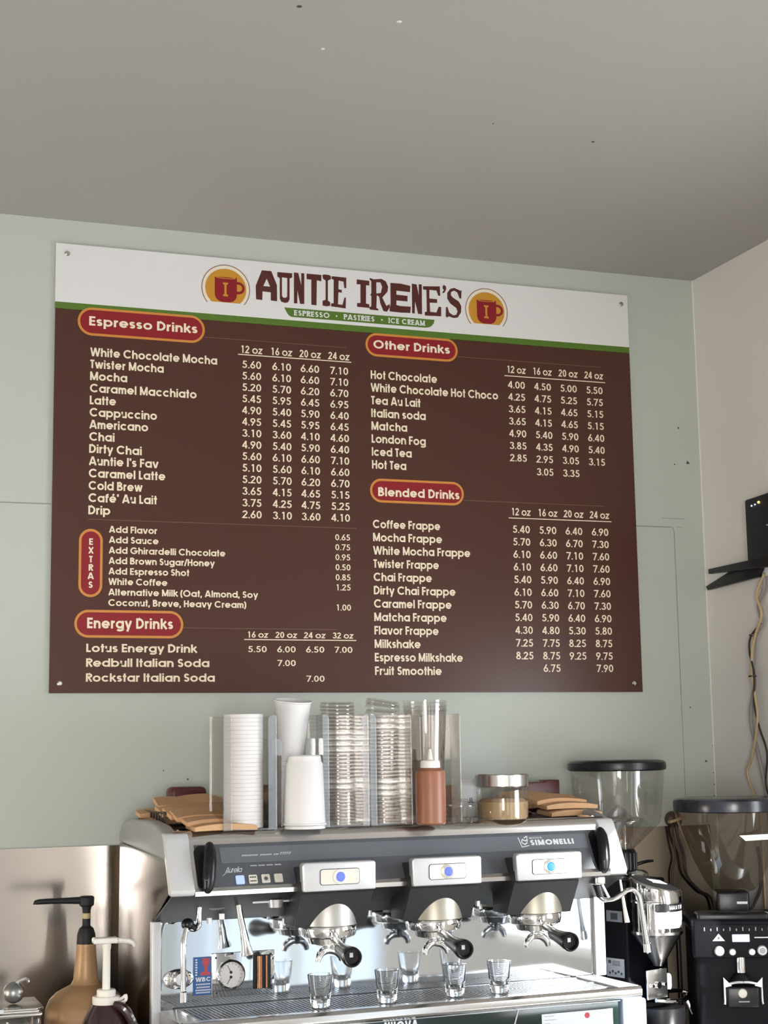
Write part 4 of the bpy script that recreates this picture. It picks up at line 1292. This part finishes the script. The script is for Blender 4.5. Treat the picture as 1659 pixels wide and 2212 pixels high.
# left pile in its wire basket
r = thing('wire_basket', 'dark bronze wire basket under the left pile of kraft sleeves', 'basket', ML(.100, .345, ZS + .0003), TH)
b = MB()
bw, bd, bh = .082, .100, .034
b.tube([(-bw, -bd, bh), (-bw, bd, bh), (bw, bd, bh), (bw, -bd, bh), (-bw, -bd, bh)], .0026, 8, 0)
b.build('basket_rim', M['bronze'], r)
b = MB()
for i in range(10):
    y = -bd + 2 * bd * i / 9
    for s in (-1, 1):
        b.box(s * bw - .0016, s * bw + .0016, y - .004, y + .004, .002, bh)
for i in range(7):
    x = -bw + 2 * bw * i / 6
    b.box(x - .004, x + .004, bd - .0016, bd + .0016, .002, bh)
b.build('basket_slat', M['bronze'], r)
MB().box(-bw, bw, -bd, bd, .0003, .003).build('basket_floor', M['bronze'], r)
proto = None
SL = [(.1080, .135, .000, 4, 0, 0, 'kraft cup sleeve lying at the front of the left pile, nearest the camera'),
      (.1000, .168, .008, 10, .03, .02, 'kraft cup sleeve second from the front of the left pile'),
      (.0920, .203, .0160, 12, -.03, .02, 'kraft cup sleeve third from the front of the left pile'),
      (.0880, .243, .0200, 13, .02, 0, 'kraft cup sleeve fourth from the front of the left pile, over the basket rim'),
      (.0840, .292, .0240, 12, -.02, 0, 'kraft cup sleeve in the middle of the left pile'),
      (.0700, .345, .008, 3, .08, 0, 'kraft cup sleeve lying low in the wire basket'),
      (.0640, .385, .020, 5, -.10, 0, 'kraft cup sleeve low at the back of the wire basket, poking out to the left'),
      (.0900, .338, .032, 13, -.10, .11, 'kraft cup sleeve near the top of the left pile, its left corner up'),
      (.1060, .350, .034, 14, .10, -.13, 'topmost kraft cup sleeve of the left pile before the maroon box, its right corner up')]


def place_sleeve(o, x, y, dz, tilt, rz, ry):
    o.matrix_world = Matrix.Translation(ML(x, y, ZS + .0008 + dz)) @ Matrix.Rotation(TH + rz, 4, 'Z') @ Matrix.Rotation(math.radians(tilt), 4, 'X') @ Matrix.Rotation(ry, 4, 'Y')


for k, (x, y, dz, tilt, rz, ry, L) in enumerate(SL):
    if proto is None:
        proto = sleeve(.133, .068, .015, .005).build('cup_sleeve', M['kraft'])
        o = proto
    else:
        o = proto.copy()
        col.objects.link(o)
    place_sleeve(o, x, y, dz + .034 * math.sin(math.radians(tilt)), tilt, rz, ry)
    tag(o, L, 'cup sleeve', 'kraft cup sleeves on the left')
SR = [(.982, .240, .0, 5, 0, 0, 'kraft cup sleeve at the front of the right pile beside the hopper'),
      (.978, .252, .016, 5, -.02, .0, 'kraft cup sleeve lying right on the front one of the right pile'),
      (.968, .285, .026, 8, .02, .0, 'kraft cup sleeve third from the front of the right pile'),
      (.955, .325, .024, 10, -.03, 0, 'kraft cup sleeve fourth from the front of the right pile'),
      (.940, .370, .014, 5, .02, 0, 'kraft cup sleeve under the single back sleeve on the right'),
      (.955, .390, .034, 6, .0, 0, 'single kraft cup sleeve at the back of the right pile by the maroon box')]
for k, (x, y, dz, tilt, rz, ry, L) in enumerate(SR):
    o = proto.copy()
    col.objects.link(o)
    place_sleeve(o, x, y, dz + .034 * math.sin(math.radians(tilt)), tilt, rz, ry)
    tag(o, L, 'cup sleeve', 'kraft cup sleeves on the right')
# maroon cartons at the back
o = MB().box(-.048, .040, -.022, .022, 0, .083, .012).build('maroon_box', M['maroon'], None, ML(.138, .490, ZS), (0, 0, TH))
tag(o, 'glossy maroon box with rounded end behind the left kraft sleeves', 'box', 'maroon boxes at the back')
b = MB().prism([(-.055, 0), (.050, 0), (.050, .078), (.048, .0795), (.012, .0795), (.010, .075), (-.055, .073)], 'y', -.018, .018, .002)
o = b.build('maroon_box', M['maroon'], None, ML(1.018, .455, ZS), (0, 0, TH))
tag(o, 'matt maroon box with notched top behind the right kraft sleeves', 'box', 'maroon boxes at the back')

# ================================================================== LEFT GRINDER
gr = thing('coffee_grinder', 'black grinder with round glass hopper and chrome dosing chamber beside the machine', 'grinder', (1.290, -.300, .94), math.radians(20))
cG, sG = math.cos(math.radians(20)), math.sin(math.radians(20))


def GL(X, Y):
    """room position to the grinder's own frame"""
    dx, dy = X - 1.290, Y + .300
    return dx * cG + dy * sG, -dx * sG + dy * cG


z = lambda v: v - .94
MB().box(0, .142, 0, .205, .004, z(1.292), .006).build('grinder_body', M['blackmetal'], gr)
MB().box(-.008, .148, -.03, .208, .0005, .03, .008).build('grinder_base', M['blackmetal'], gr)
for (y0, y1, z0_, z1_, m) in ((.013, .062, 1.197, 1.222, 'labelgrey'), (.012, .066, 1.072, 1.114, 'label')):
    q = MB().box(-.0012, .0, y0, y1, z(z0_), z(z1_)).build('rating_label', M[m], gr)
    b = MB()
    if m == 'label':
        b.box(-.0018, -.001, y1 - .014, y1 - .006, z(z1_) - .012, z(z1_) - .005)
        for k in range(4):
            b.box(-.0018, -.001, y0 + .012, y1 - .018, z(z1_) - .007 - k * .003, z(z1_) - .006 - k * .003)
        for k in range(5):
            b.box(-.0018, -.001, y0 + .006 + k * .009, y0 + .011 + k * .009, z(z0_) + .006 + (k % 2) * .004, z(z0_) + .011 + (k % 2) * .004)
    else:
        b.box(-.0018, -.001, y0 + .014, y1 - .014, z(z0_) + .005, z(z1_) - .005)
    b.build('label_print', M['panel'], q)
hx, hy = GL(1.345, -.175)
MB().lathe([(0, z(1.288)), (.060, z(1.288)), (.066, z(1.293)), (.066, z(1.300)), (.058, z(1.306)), (.040, z(1.310)), (0, z(1.310))], (hx, hy, 0), 40).build('adjusting_ring', M['chrome'], gr)
b = MB().lathe([(0, z(1.306)), (.0380, z(1.306)), (.0385, z(1.350)), (.035, z(1.356)), (0, z(1.356))], (hx, hy, 0), 36)
for k in range(18):
    a = k * PI / 9
    b.cyl((hx + .0385 * math.cos(a), hy + .0385 * math.sin(a), z(1.309)), (hx + .0385 * math.cos(a), hy + .0385 * math.sin(a), z(1.348)), .0032, n=8)
b.build('hopper_collar', M['black'], gr)
MB().tube([(hx + .030, hy - .02, z(1.318)), (hx + .06, hy - .03, z(1.325)), (hx + .095, hy - .02, z(1.324))], [.004, .004, .003], 10, 4).build('adjusting_lever', M['black'], gr)
hop = MB().shell([(.034, z(1.356)), (.037, z(1.360)), (.098, z(1.418)), (.1040, z(1.440)), (.1115, z(1.515)), (.1130, z(1.545))], (hx, hy, 0), 56).build('hopper', M['hopper'], gr)
MB().shell([(.034, z(1.357)), (.034, z(1.427)), (.0345, z(1.428))], (hx, hy, 0), 32).build('hopper_throat', M['hopper'], hop)
MB().shell([(.062, z(1.425)), (.060, z(1.427)), (.036, z(1.432)), (.003, z(1.462)), (0, z(1.463))], (hx, hy, 0), 32).build('hopper_cone', M['hopper'], hop)
MB().lathe([(0, z(1.546)), (.112, z(1.543)), (.1185, z(1.546)), (.1195, z(1.553)), (.1185, z(1.562)), (.112, z(1.567)), (.100, z(1.569)), (0, z(1.570))], (hx, hy, 0), 56).build('hopper_lid', M['black'], gr)
# dosing chamber
dx, dy = GL(1.335, -.360)
dc = MB().lathe([(0, z(1.106)), (.011, z(1.106)), (.013, z(1.110)), (.052, z(1.172)), (.0585, z(1.178)), (.0590, z(1.184)), (0, z(1.184))], (dx, dy, 0), 44).build('dosing_cone', M['steel2'], gr)
MB().shell([(.0560, z(1.184)), (.0565, z(1.252))], (dx, dy, 0), 44).build('dosing_glass', M['jarglass'], gr)
MB().lathe([(0, z(1.184)), (.030, z(1.184)), (.030, z(1.252)), (0, z(1.252))], (dx, dy, 0), 32).build('dosing_core', M['chrome'], gr)
slant = lambda p: (p.x, p.y, p.z + (.26 * (p.y - dy) - .10 * (p.x - dx)) * min(1, max(0, (p.z - z(1.249)) / .02)))
cap = MB().lathe([(.050, z(1.248)), (.0600, z(1.248)), (.0600, z(1.251)), (.0590, z(1.253)), (.0600, z(1.255)), (.0600, z(1.286)), (.0570, z(1.290)), (.040, z(1.291))], (dx, dy, 0), 48).xf(slant).build('dosing_cap', M['chrome'], gr)
MB().lathe([(0, z(1.2945)), (.030, z(1.2945)), (.0575, z(1.2895)), (.0575, z(1.287)), (0, z(1.287))], (dx, dy, 0), 48).xf(slant).build('cap_top', M['black'], cap)
MB().prism([(dx - .024, dy - .014), (dx + .016, dy - .022), (dx + .022, dy + .004), (dx - .018, dy + .012)], 'z', z(1.2943), z(1.2955)).xf(slant).build('cap_label', M['labelgrey'], cap)


def around(b, r, z0_, z1_, a0, a1, n=14):
    for i in range(n):
        t0, t1 = math.radians(a0 + (a1 - a0) * i / n), math.radians(a0 + (a1 - a0) * (i + 1) / n)
        b.add([(dx + r * math.cos(t0), dy + r * math.sin(t0), z0_), (dx + r * math.cos(t1), dy + r * math.sin(t1), z0_), (dx + r * math.cos(t1), dy + r * math.sin(t1), z1_), (dx + r * math.cos(t0), dy + r * math.sin(t0), z1_)], [(0, 1, 2, 3)])


b = MB(); around(b, .0572, z(1.231), z(1.246), -142, -40); lb = b.build('maker_band', M['black'], gr)
b = MB()
k = 0
for ch in 'MASTER':
    g, adv = glyph(ch, .2)
    for pts, cl in g:
        vs, fs = ribbon(pts, cl, .1)
        P3 = []
        for v in vs:
            t = math.radians(-108 + (k + v.x / 1.0) * 9.0)
            P3.append((dx + .0576 * math.cos(t), dy + .0576 * math.sin(t), z(1.2345) + v.y * .008))
        b.add(P3, fs)
    k += 1
b.build('band_lettering', M['label'], lb)
b = MB(); around(b, .0572, z(1.193), z(1.229), -142, -44); lb = b.build('instruction_label', M['label'], gr)
b = MB()
for q in range(4):
    around(b, .0575, z(1.205) + q * .005, z(1.206) + q * .005, -138, -118, 5)
    around(b, .0575, z(1.205) + q * .005, z(1.206) + q * .005, -76, -52, 5)
b.build('label_print', M['labelgrey'], lb)
# portafilter rest below the chamber
b = MB().box(dx - .074, dx - .006, dy - .030, dy - .026, z(1.040), z(1.104), .001)
pr = b.build('rest_plate', M['steel2'], gr)
b = MB()
for q in (-.060, -.040, -.018):
    b.cyl((dx + q, dy - .027, z(1.070)), (dx + q, dy - .036, z(1.070)), .0075 if q == -.040 else .004, n=16)
b.build('plate_bolt', M['chrome'], pr)
MB().prism(pill(dx + .0, dx + .020, z(1.052), z(1.090), 8), 'y', dy - .020, dy - .010).build('bell_button', M['silver'], gr)
MB().tube([(dx - .070, dy - .05, z(1.042)), (dx - .02, dy - .062, z(1.036)), (dx + .03, dy - .050, z(1.036)), (dx + .064, dy - .03, z(1.040)), (dx + .066, dy - .018, z(1.043)), (dx + .050, dy - .012, z(1.047)), (dx - .005, dy - .020, z(1.052))], .0048, 10, 5).build('rest_fork', M['chrome'], gr)
MB().lathe([(0, 0), (.05, 0), (.055, .02), (.055, .048), (.02, .050), (0, .050)], (dx - .01, dy - .01, .031), 36).build('catch_tray', M['black'], gr)
MB().tube([(dx + .040, dy - .045, z(1.030)), (dx + .052, dy - .050, z(1.000))], [.006, .003], 10, 0).build('dosing_lever', M['chrome'], gr)
# brush tab seen between machine and chamber
tb = MB().tube([(dx - .085, dy + .03, z(1.30)), (dx - .085, dy + .02, z(1.24)), (dx - .083, dy + .015, z(1.207))], [.0025, .004, .006], 8, 0).build('cleaning_brush', M['goldbtn'], gr)

# ================================================================== RIGHT GRINDER
RX, RY, RR = 1.533, -.388, math.radians(-24)
g2 = thing('coffee_grinder', 'black electronic grinder with lit screen and wide smoked hopper in the right corner', 'grinder', (RX, RY, .94), RR)
MB().box(-.110, .095, -.085, .125, .003, z(1.185), .010).build('grinder_body', M['blackmetal'], g2)
MB().box(-.118, .105, -.112, -.075, z(1.128), z(1.205), .006).build('control_head', M['blackmetal'], g2)
MB().box(-.118, .105, -.11, .125, z(1.185), z(1.212), .008).build('top_deck', M['blackmetal'], g2)
MB().box(-.105, .055, -.100, -.03, z(1.205), z(1.226), .006).build('deck_step', M['black'], g2)
MB().box(-.052, .022, -.045, .035, z(1.210), z(1.268), .006).build('hopper_collar', M['black'], g2)
MB().box(-.008, .016, -.047, -.044, z(1.240), z(1.246), .001).build('slide_tab', M['label'], g2)
hop = MB().shell([(.040, z(1.266)), (.050, z(1.270)), (.066, z(1.292)), (.092, z(1.345)), (.118, z(1.409)), (.129, z(1.450))], (-.008, 0, 0), 56).build('hopper', M['hopper2'], g2)
MB().lathe([(0, z(1.480)), (.110, z(1.480)), (.126, z(1.478)), (.1315, z(1.474)), (.1330, z(1.463)), (.1320, z(1.450)), (.129, z(1.448)), (0, z(1.452))], (-.006, 0, 0), 56).build('hopper_lid', mat('navy_black_lid', (.016, .018, .026), .22), g2)
MB().prism([(-.005, z(1.398)), (.068, z(1.401)), (.062, z(1.389)), (.008, z(1.386))], 'y', -.1200, -.1190).build('hopper_sticker', M['goldbtn'], hop)
YFc = -.1125
MB().box(-.031, .007, YFc - .0012, YFc + .002, z(1.164), z(1.180), .0008).build('lit_display', M['screen'], g2)
b = MB()
for i in range(11):
    x = -.092 + i * .0142
    b.box(x - .0010, x + .0010, YFc - .0006, YFc + .002, z(1.188), z(1.193) + (.003 if i % 2 == 0 else 0))
b.build('scale_mark', M['labelgrey'], g2)
for x, r_, zz in ((-.061, .0112, 1.144), (-.032, .0080, 1.142), (.011, .0080, 1.142), (.034, .0112, 1.145)):
    kb = MB().lathe([(0, .006), (r_ * .8, .006), (r_, .003), (r_, 0)], (x, YFc + .001, z(zz)), 28, (0, -1, 0)).build('push_button', M['silver'], g2)
    if r_ > .01:
        MB().lathe([(r_ * .45, .0068), (r_ * .62, .0068), (r_ * .62, .0055), (r_ * .45, .0055)], (x, YFc + .001, z(zz)), 24, (0, -1, 0)).build('button_icon', M['labelgrey'], kb)
tri = MB().prism([(-.075, z(1.166)), (-.047, z(1.166)), (-.061, z(1.182))], 'y', YFc - .0006, YFc + .002).build('warning_triangle', M['label'], g2)
MB().box(-.063, -.059, YFc - .0012, YFc, z(1.170), z(1.175)).build('triangle_mark', M['panel'], tri)
MB().box(.018, .062, YFc - .0006, YFc + .002, z(1.172), z(1.1745)).build('brand_line', M['label'], g2)
MB().cyl((-.013, -.100, z(1.096)), (-.013, -.100, z(1.130)), .0105).build('grounds_spout', M['chrome'], g2)
MB().lathe([(0, z(1.096)), (.0105, z(1.096)), (.022, z(1.085)), (.026, z(1.078)), (0, z(1.078))], (-.013, -.100, 0), 28).build('spout_skirt', M['black'], g2)
b = MB()
for s in (-1, 1):
    xx = -.013 + s * .043
    b.prism([(xx, z(1.088)), (xx - s * .001, z(1.066)), (xx - s * .018, z(1.070))], 'y', -.122, -.116)
    b.tube([(xx - s * .002, -.119, z(1.075)), (xx - s * .002, -.119, z(1.036)), (xx - s * .001, -.121, z(1.030))], .0022, 8, 0)
b.tube([(-.050, -.119, z(1.072)), (-.030, -.122, z(1.077)), (-.013, -.123, z(1.078)), (.004, -.122, z(1.077)), (.024, -.119, z(1.072))], .0028, 8, 4)
b.build('portafilter_fork', M['silver'], g2)
MB().box(-.050, .024, -.118, -.084, z(1.020), z(1.068), .006).build('fork_block', M['black'], g2)
MB().lathe([(0, .006), (.009, .005), (.0105, .002), (.0105, 0)], (-.015, -.1175, z(1.053)), 28, (0, -1, 0)).build('start_button', M['button'], g2)
MB().box(-.024, .0, -.1195, -.117, z(1.034), z(1.0365)).build('button_mark', M['labelgrey'], g2)
MB().lathe([(0, 0), (.012, 0), (.012, .010), (.008, .013), (0, .013)], (.046, -.080, z(1.213)), 24).build('deck_knob', M['label'], g2)

# ================================================================== WALL DEVICE, CABLES, PLUG
dv = thing('network_box', 'black wall-mounted box with three small indicator lights on the right wall', 'box', (XR, -.33, 2.045))
b = MB().box(-.028, -.003, -.110, .085, .006, .168, .006)
b.xf(lambda p: (p.x - (.085 - p.y) * .10, p.y, p.z))
MB().add(b.v, b.f).build('case', M['blacksoft'], dv)
for y, zz, m, r_ in ((.044, .147, 'whiteled', .0022), (.026, .1475, 'whiteled', .0020), (.006, .150, 'orangeled', .0034)):
    MB().ball((-.0295 - (.085 - y) * .10, y, zz), r_).build('indicator_light', M[m], dv)
MB().box(-.0345 - .012, -.030 - .008, -.045, -.035, .085, .088).build('case_print', M['labelgrey'], dv)
sh = MB().prism([(.252, -.002), (.252, .011), (-.11, .012), (-.11, -.020), (.02, -.012)], 'x', -.040, -.026, .0015).build('shelf_arm', M['black'], dv)
MB().prism([(.285, -.041), (.292, -.030), (.16, .0), (.02, .0), (.045, -.032)], 'x', -.025, -.014, .0015).build('shelf_arm', M['black'], dv)
MB().box(-.012, .0, -.04, .05, -.030, .10, .001).build('wall_bracket', M['label'], dv)

def cable(name, pts, r, m, label):
    o = MB().tube(pts, r, 8, 6).build(name, M[m], None, off=pts[-1], loc=pts[-1])
    return tag(o, label, 'cable')


XW = XR - .012
cable('cable', [(XW, -.292, 2.03), (XW, -.289, 1.985), (XW, -.262, 1.945), (XW, -.272, 1.90), (XW, -.242, 1.872), (XW, -.232, 1.84), (XW, -.224, 1.78), (XW, -.226, 1.75), (XW, -.205, 1.69), (XW, -.205, 1.64), (XW, -.236, 1.55), (XW, -.262, 1.42), (XW, -.262, 1.16)], .0052, 'cable_grey', 'grey cable hanging from the black wall box down behind the right grinder')
cable('cable', [(XW - .004, -.300, 2.02), (XW - .008, -.268, 1.97), (XW - .008, -.285, 1.92), (XW - .006, -.250, 1.872), (XW - .009, -.236, 1.83), (XW - .009, -.230, 1.772), (XW - .009, -.240, 1.72), (XW - .009, -.245, 1.66), (XW - .006, -.208, 1.57), (XW - .004, -.180, 1.53), (XW - .002, -.205, 1.47), (XW, -.225, 1.40), (XW, -.225, 1.16)], .0034, 'cable_tan', 'tan cable hanging from the black wall box, bowing out to the left')
cable('cable', [(XW - .002, -.275, 1.90), (XW - .010, -.235, 1.868), (XW - .010, -.226, 1.83), (XW - .010, -.242, 1.775), (XW - .010, -.236, 1.70), (XW - .006, -.248, 1.64), (XW - .004, -.272, 1.58), (XW - .002, -.258, 1.50), (XW, -.285, 1.42), (XW, -.285, 1.16)], .0026, 'cable_dark', 'thin dark cable hanging in the cable bundle on the right wall')
for y, zz, L in ((-.240, 1.872, 'dark zip tie around the cable bundle, the upper of two'), (-.228, 1.770, 'dark zip tie around the cable bundle, the lower of two')):
    o = MB().lathe([(.0085, -.002), (.0098, -.002), (.0098, .002), (.0085, .002), (.0085, -.002)], (0, 0, 0), 20)
    o.box(-.002, .002, .009, .016, -.002, .002)
    o = o.build('zip_tie', M['bronze'], None, (XW - .006, y, zz))
    tag(o, L, 'cable tie', 'zip ties on the cable bundle')

out = thing('power_plug', 'brown round plug with a tan band in the wall above the right backsplash', 'plug', (1.588, -.0005, 1.414))
MB().lathe([(0, .030), (.012, .030), (.020, .024), (.021, .008), (.018, 0), (0, 0)], (0, 0, 0), 28, (0, -1, 0)).build('plug_body', mat('brown_plug', (.055, .030, .018), .4), out)
MB().box(-.021, .024, -.033, -.020, -.004, .003, .001).xf(lambda p: (p.x, p.y, p.z + p.x * .25)).build('plug_band', M['cable_tan'], out)
o = MB().tube([(1.588, -.026, 1.400), (1.592, -.026, 1.37), (1.608, -.022, 1.325), (1.613, -.020, 1.285), (1.625, -.016, 1.262), (1.655, -.016, 1.232), (1.690, -.016, 1.205), (1.700, -.016, 1.10), (1.700, -.016, .95)], .0036, 8, 6).build('power_cord', M['cable_dark'], None, (1.70, -.016, .95), off=(1.70, -.016, .95))
tag(o, 'dark power cord from the brown plug, running right behind the right grinder', 'cord')
o = MB().tube([(1.579, -.024, 1.400), (1.582, -.020, 1.36), (1.588, -.016, 1.318), (1.578, -.014, 1.285), (1.578, -.014, 1.25), (1.588, -.014, 1.22), (1.592, -.014, 1.10), (1.592, -.014, .95)], .0028, 8, 6).build('power_cord', M['cable_dark'], None, (1.592, -.014, .95), off=(1.592, -.014, .95))
tag(o, 'thin dark power cord from the brown plug, hanging straight down between the grinders', 'cord')
o = MB().tube([(XR - .010, -.20, 1.35), (XR - .006, -.20, 1.31), (XR - .008, -.20, 1.25), (XR - .030, -.20, 1.21), (XR - .050, -.19, 1.16), (XR - .040, -.17, .95)], .0035, 8, 6).build('power_cord', M['cable_dark'], None, (XR - .04, -.17, .95), off=(XR - .04, -.17, .95))
tag(o, 'dark cord curving down right of the smoked hopper', 'cord')

# ================================================================== BOTTLES AND CANISTER ON THE LEFT
jg = thing('syrup_jug', 'gold round-shouldered syrup jug with black pump by the steel backsplash', 'jug', (.057, -.22, .94))
MBv = MB().lathe([(0, 0), (.074, 0), (.082, .006), (.0830, .020), (.0830, .115), (.0810, .140), (.0740, .158), (.060, .172), (.042, .181), (.030, .187), (.0255, .196), (.0245, .210), (.0200, .262), (.0210, .266), (.0205, .2685), (0, .2685)], (0, 0, 0), 56)
for i, p in enumerate(MBv.v):
    if p.z < .18 and math.hypot(p.x, p.y) > .03:
        a = math.atan2(p.y, p.x)
        k = 1 + .022 * math.cos(8 * a)
        MBv.v[i] = Vector((p.x * k, p.y * k, p.z))
MBv.build('jug_body', M['gold'], jg)
b = MB()
for i in range(10):
    t0, t1 = math.radians(188 + i * 5), math.radians(193 + i * 5)
    h0, h1 = .100 + .018 * math.sin(i / 10 * PI), .100 + .018 * math.sin((i + 1) / 10 * PI)
    for (q0, q1) in (((t0, h0), (t1, h1)),):
        b.add([(.0855 * math.cos(q0[0]), .0855 * math.sin(q0[0]), .06), (.0855 * math.cos(q1[0]), .0855 * math.sin(q1[0]), .06), (.0855 * math.cos(q1[0]), .0855 * math.sin(q1[0]), q1[1]), (.0855 * math.cos(q0[0]), .0855 * math.sin(q0[0]), q0[1])], [(0, 1, 2, 3)])
b.build('jug_label', M['orange'], jg)
pb = MB().lathe([(0, .266), (.0195, .266), (.0200, .274), (.0190, .278), (.0195, .281), (.0190, .288), (.0150, .300), (.0095, .304), (.0085, .306), (.0085, .335), (.0105, .345), (.0110, .347), (0, .347)], (0, 0, 0), 32)
pb.cyl((0, 0, .345), (0, 0, .366), .0155, .0160, cap=.003)
pb.tube([(.0, 0, .357), (-.05, .003, .358), (-.100, .004, .358), (-.106, .004, .353)], [.0085, .0062, .0056, .0042], 12, 3)
pp = pb.build('pump', M['blacksoft'], jg)
MB().lathe([(.0088, 0), (.0091, .001), (.0091, .010), (.0088, .011)], (0, 0, .320), 24).build('pump_band', M['cable_tan'], pp)

wp = thing('syrup_bottle', 'dark plum syrup bottle with white pump before the gold jug', 'bottle', (.076, -.36, .94))
MB().lathe([(0, 0), (.050, 0), (.056, .005), (.0575, .02), (.0575, .085), (.054, .110), (.042, .140), (.030, .160), (.0245, .168), (0, .168)], (0, 0, 0), 48).build('bottle_body', M['syrup'], wp)
MB().tube([(.012, -.022, .165), (.030, -.030, .158), (.048, -.034, .128), (.058, -.034, .085), (.060, -.030, .05)], [.008, .010, .010, .010, .008], 10, 5).build('bottle_grip', M['syrup'], wp)
b = MB().lathe([(0, .164), (.0265, .164), (.0275, .167), (.0275, .178), (.026, .180), (0, .180)], (0, 0, 0), 36)
b.tube([(.020, -.012, .171), (.031, -.018, .177), (.036, -.020, .182), (.036, -.020, .172), (.028, -.016, .168)], .0032, 8, 3)
cpp = b.build('cap_ring', M['whiteplastic'], wp)
b = MB().lathe([(0, .179), (.0185, .179), (.0190, .181), (.0190, .191), (.0175, .193), (.0080, .193), (.0078, .270), (.0090, .274), (.0090, .284), (0, .284)], (0, 0, 0), 32)
b.prism(pill(-.028, .022, .283, .2945, 5, .004), 'y', -.015, .015, .003)
b.tube([(.012, 0, .288), (.040, -.004, .286), (.052, -.005, .282), (.056, -.005, .275)], [.0062, .0055, .0048, .0035], 10, 4)
b.build('pump', M['whiteplastic'], wp)

cn = thing('canister', 'square glass canister with steel rim and white contents, cut by the left edge', 'container', (-.135, -.28, .94))
MB().box(-.085, .085, -.07, .07, .001, .150, .010).build('glass_wall', M['jarglass'], cn)
MB().box(-.074, .000, -.060, .060, .003, .128, .006).box(.004, .070, -.060, .060, .003, .128, .006).build('white_contents', M['white'], cn)
b = MB().box(-.088, .086, -.073, .073, .148, .156, .003)
b.prism([(-.09, -.076), (.075, -.076), (.090, -.060), (.090, .076), (-.09, .076)], 'z', .160, .1655, .002)
b.box(-.08, .08, -.066, .066, .155, .161)
b.build('steel_rim', M['steel2'], cn)
MB().box(-.045, .010, -.079, -.074, .158, .166, .001).build('rim_label', M['label'], cn)
sp = thing('tea_strainer', 'small dull steel ball strainer lying on the canister rim', 'strainer', (-.098, -.285, 1.1060))
MB().ball((0, 0, .0215), .0215, .0215, .0212).build('ball', mat('dull_steel', (.30, .30, .29), .35, .9), sp)
MB().tube([(.004, -.004, .040), (.016, -.006, .046), (.024, -.006, .047), (.028, -.004, .041)], .0035, 8, 4).build('clip', M['chrome'], sp)
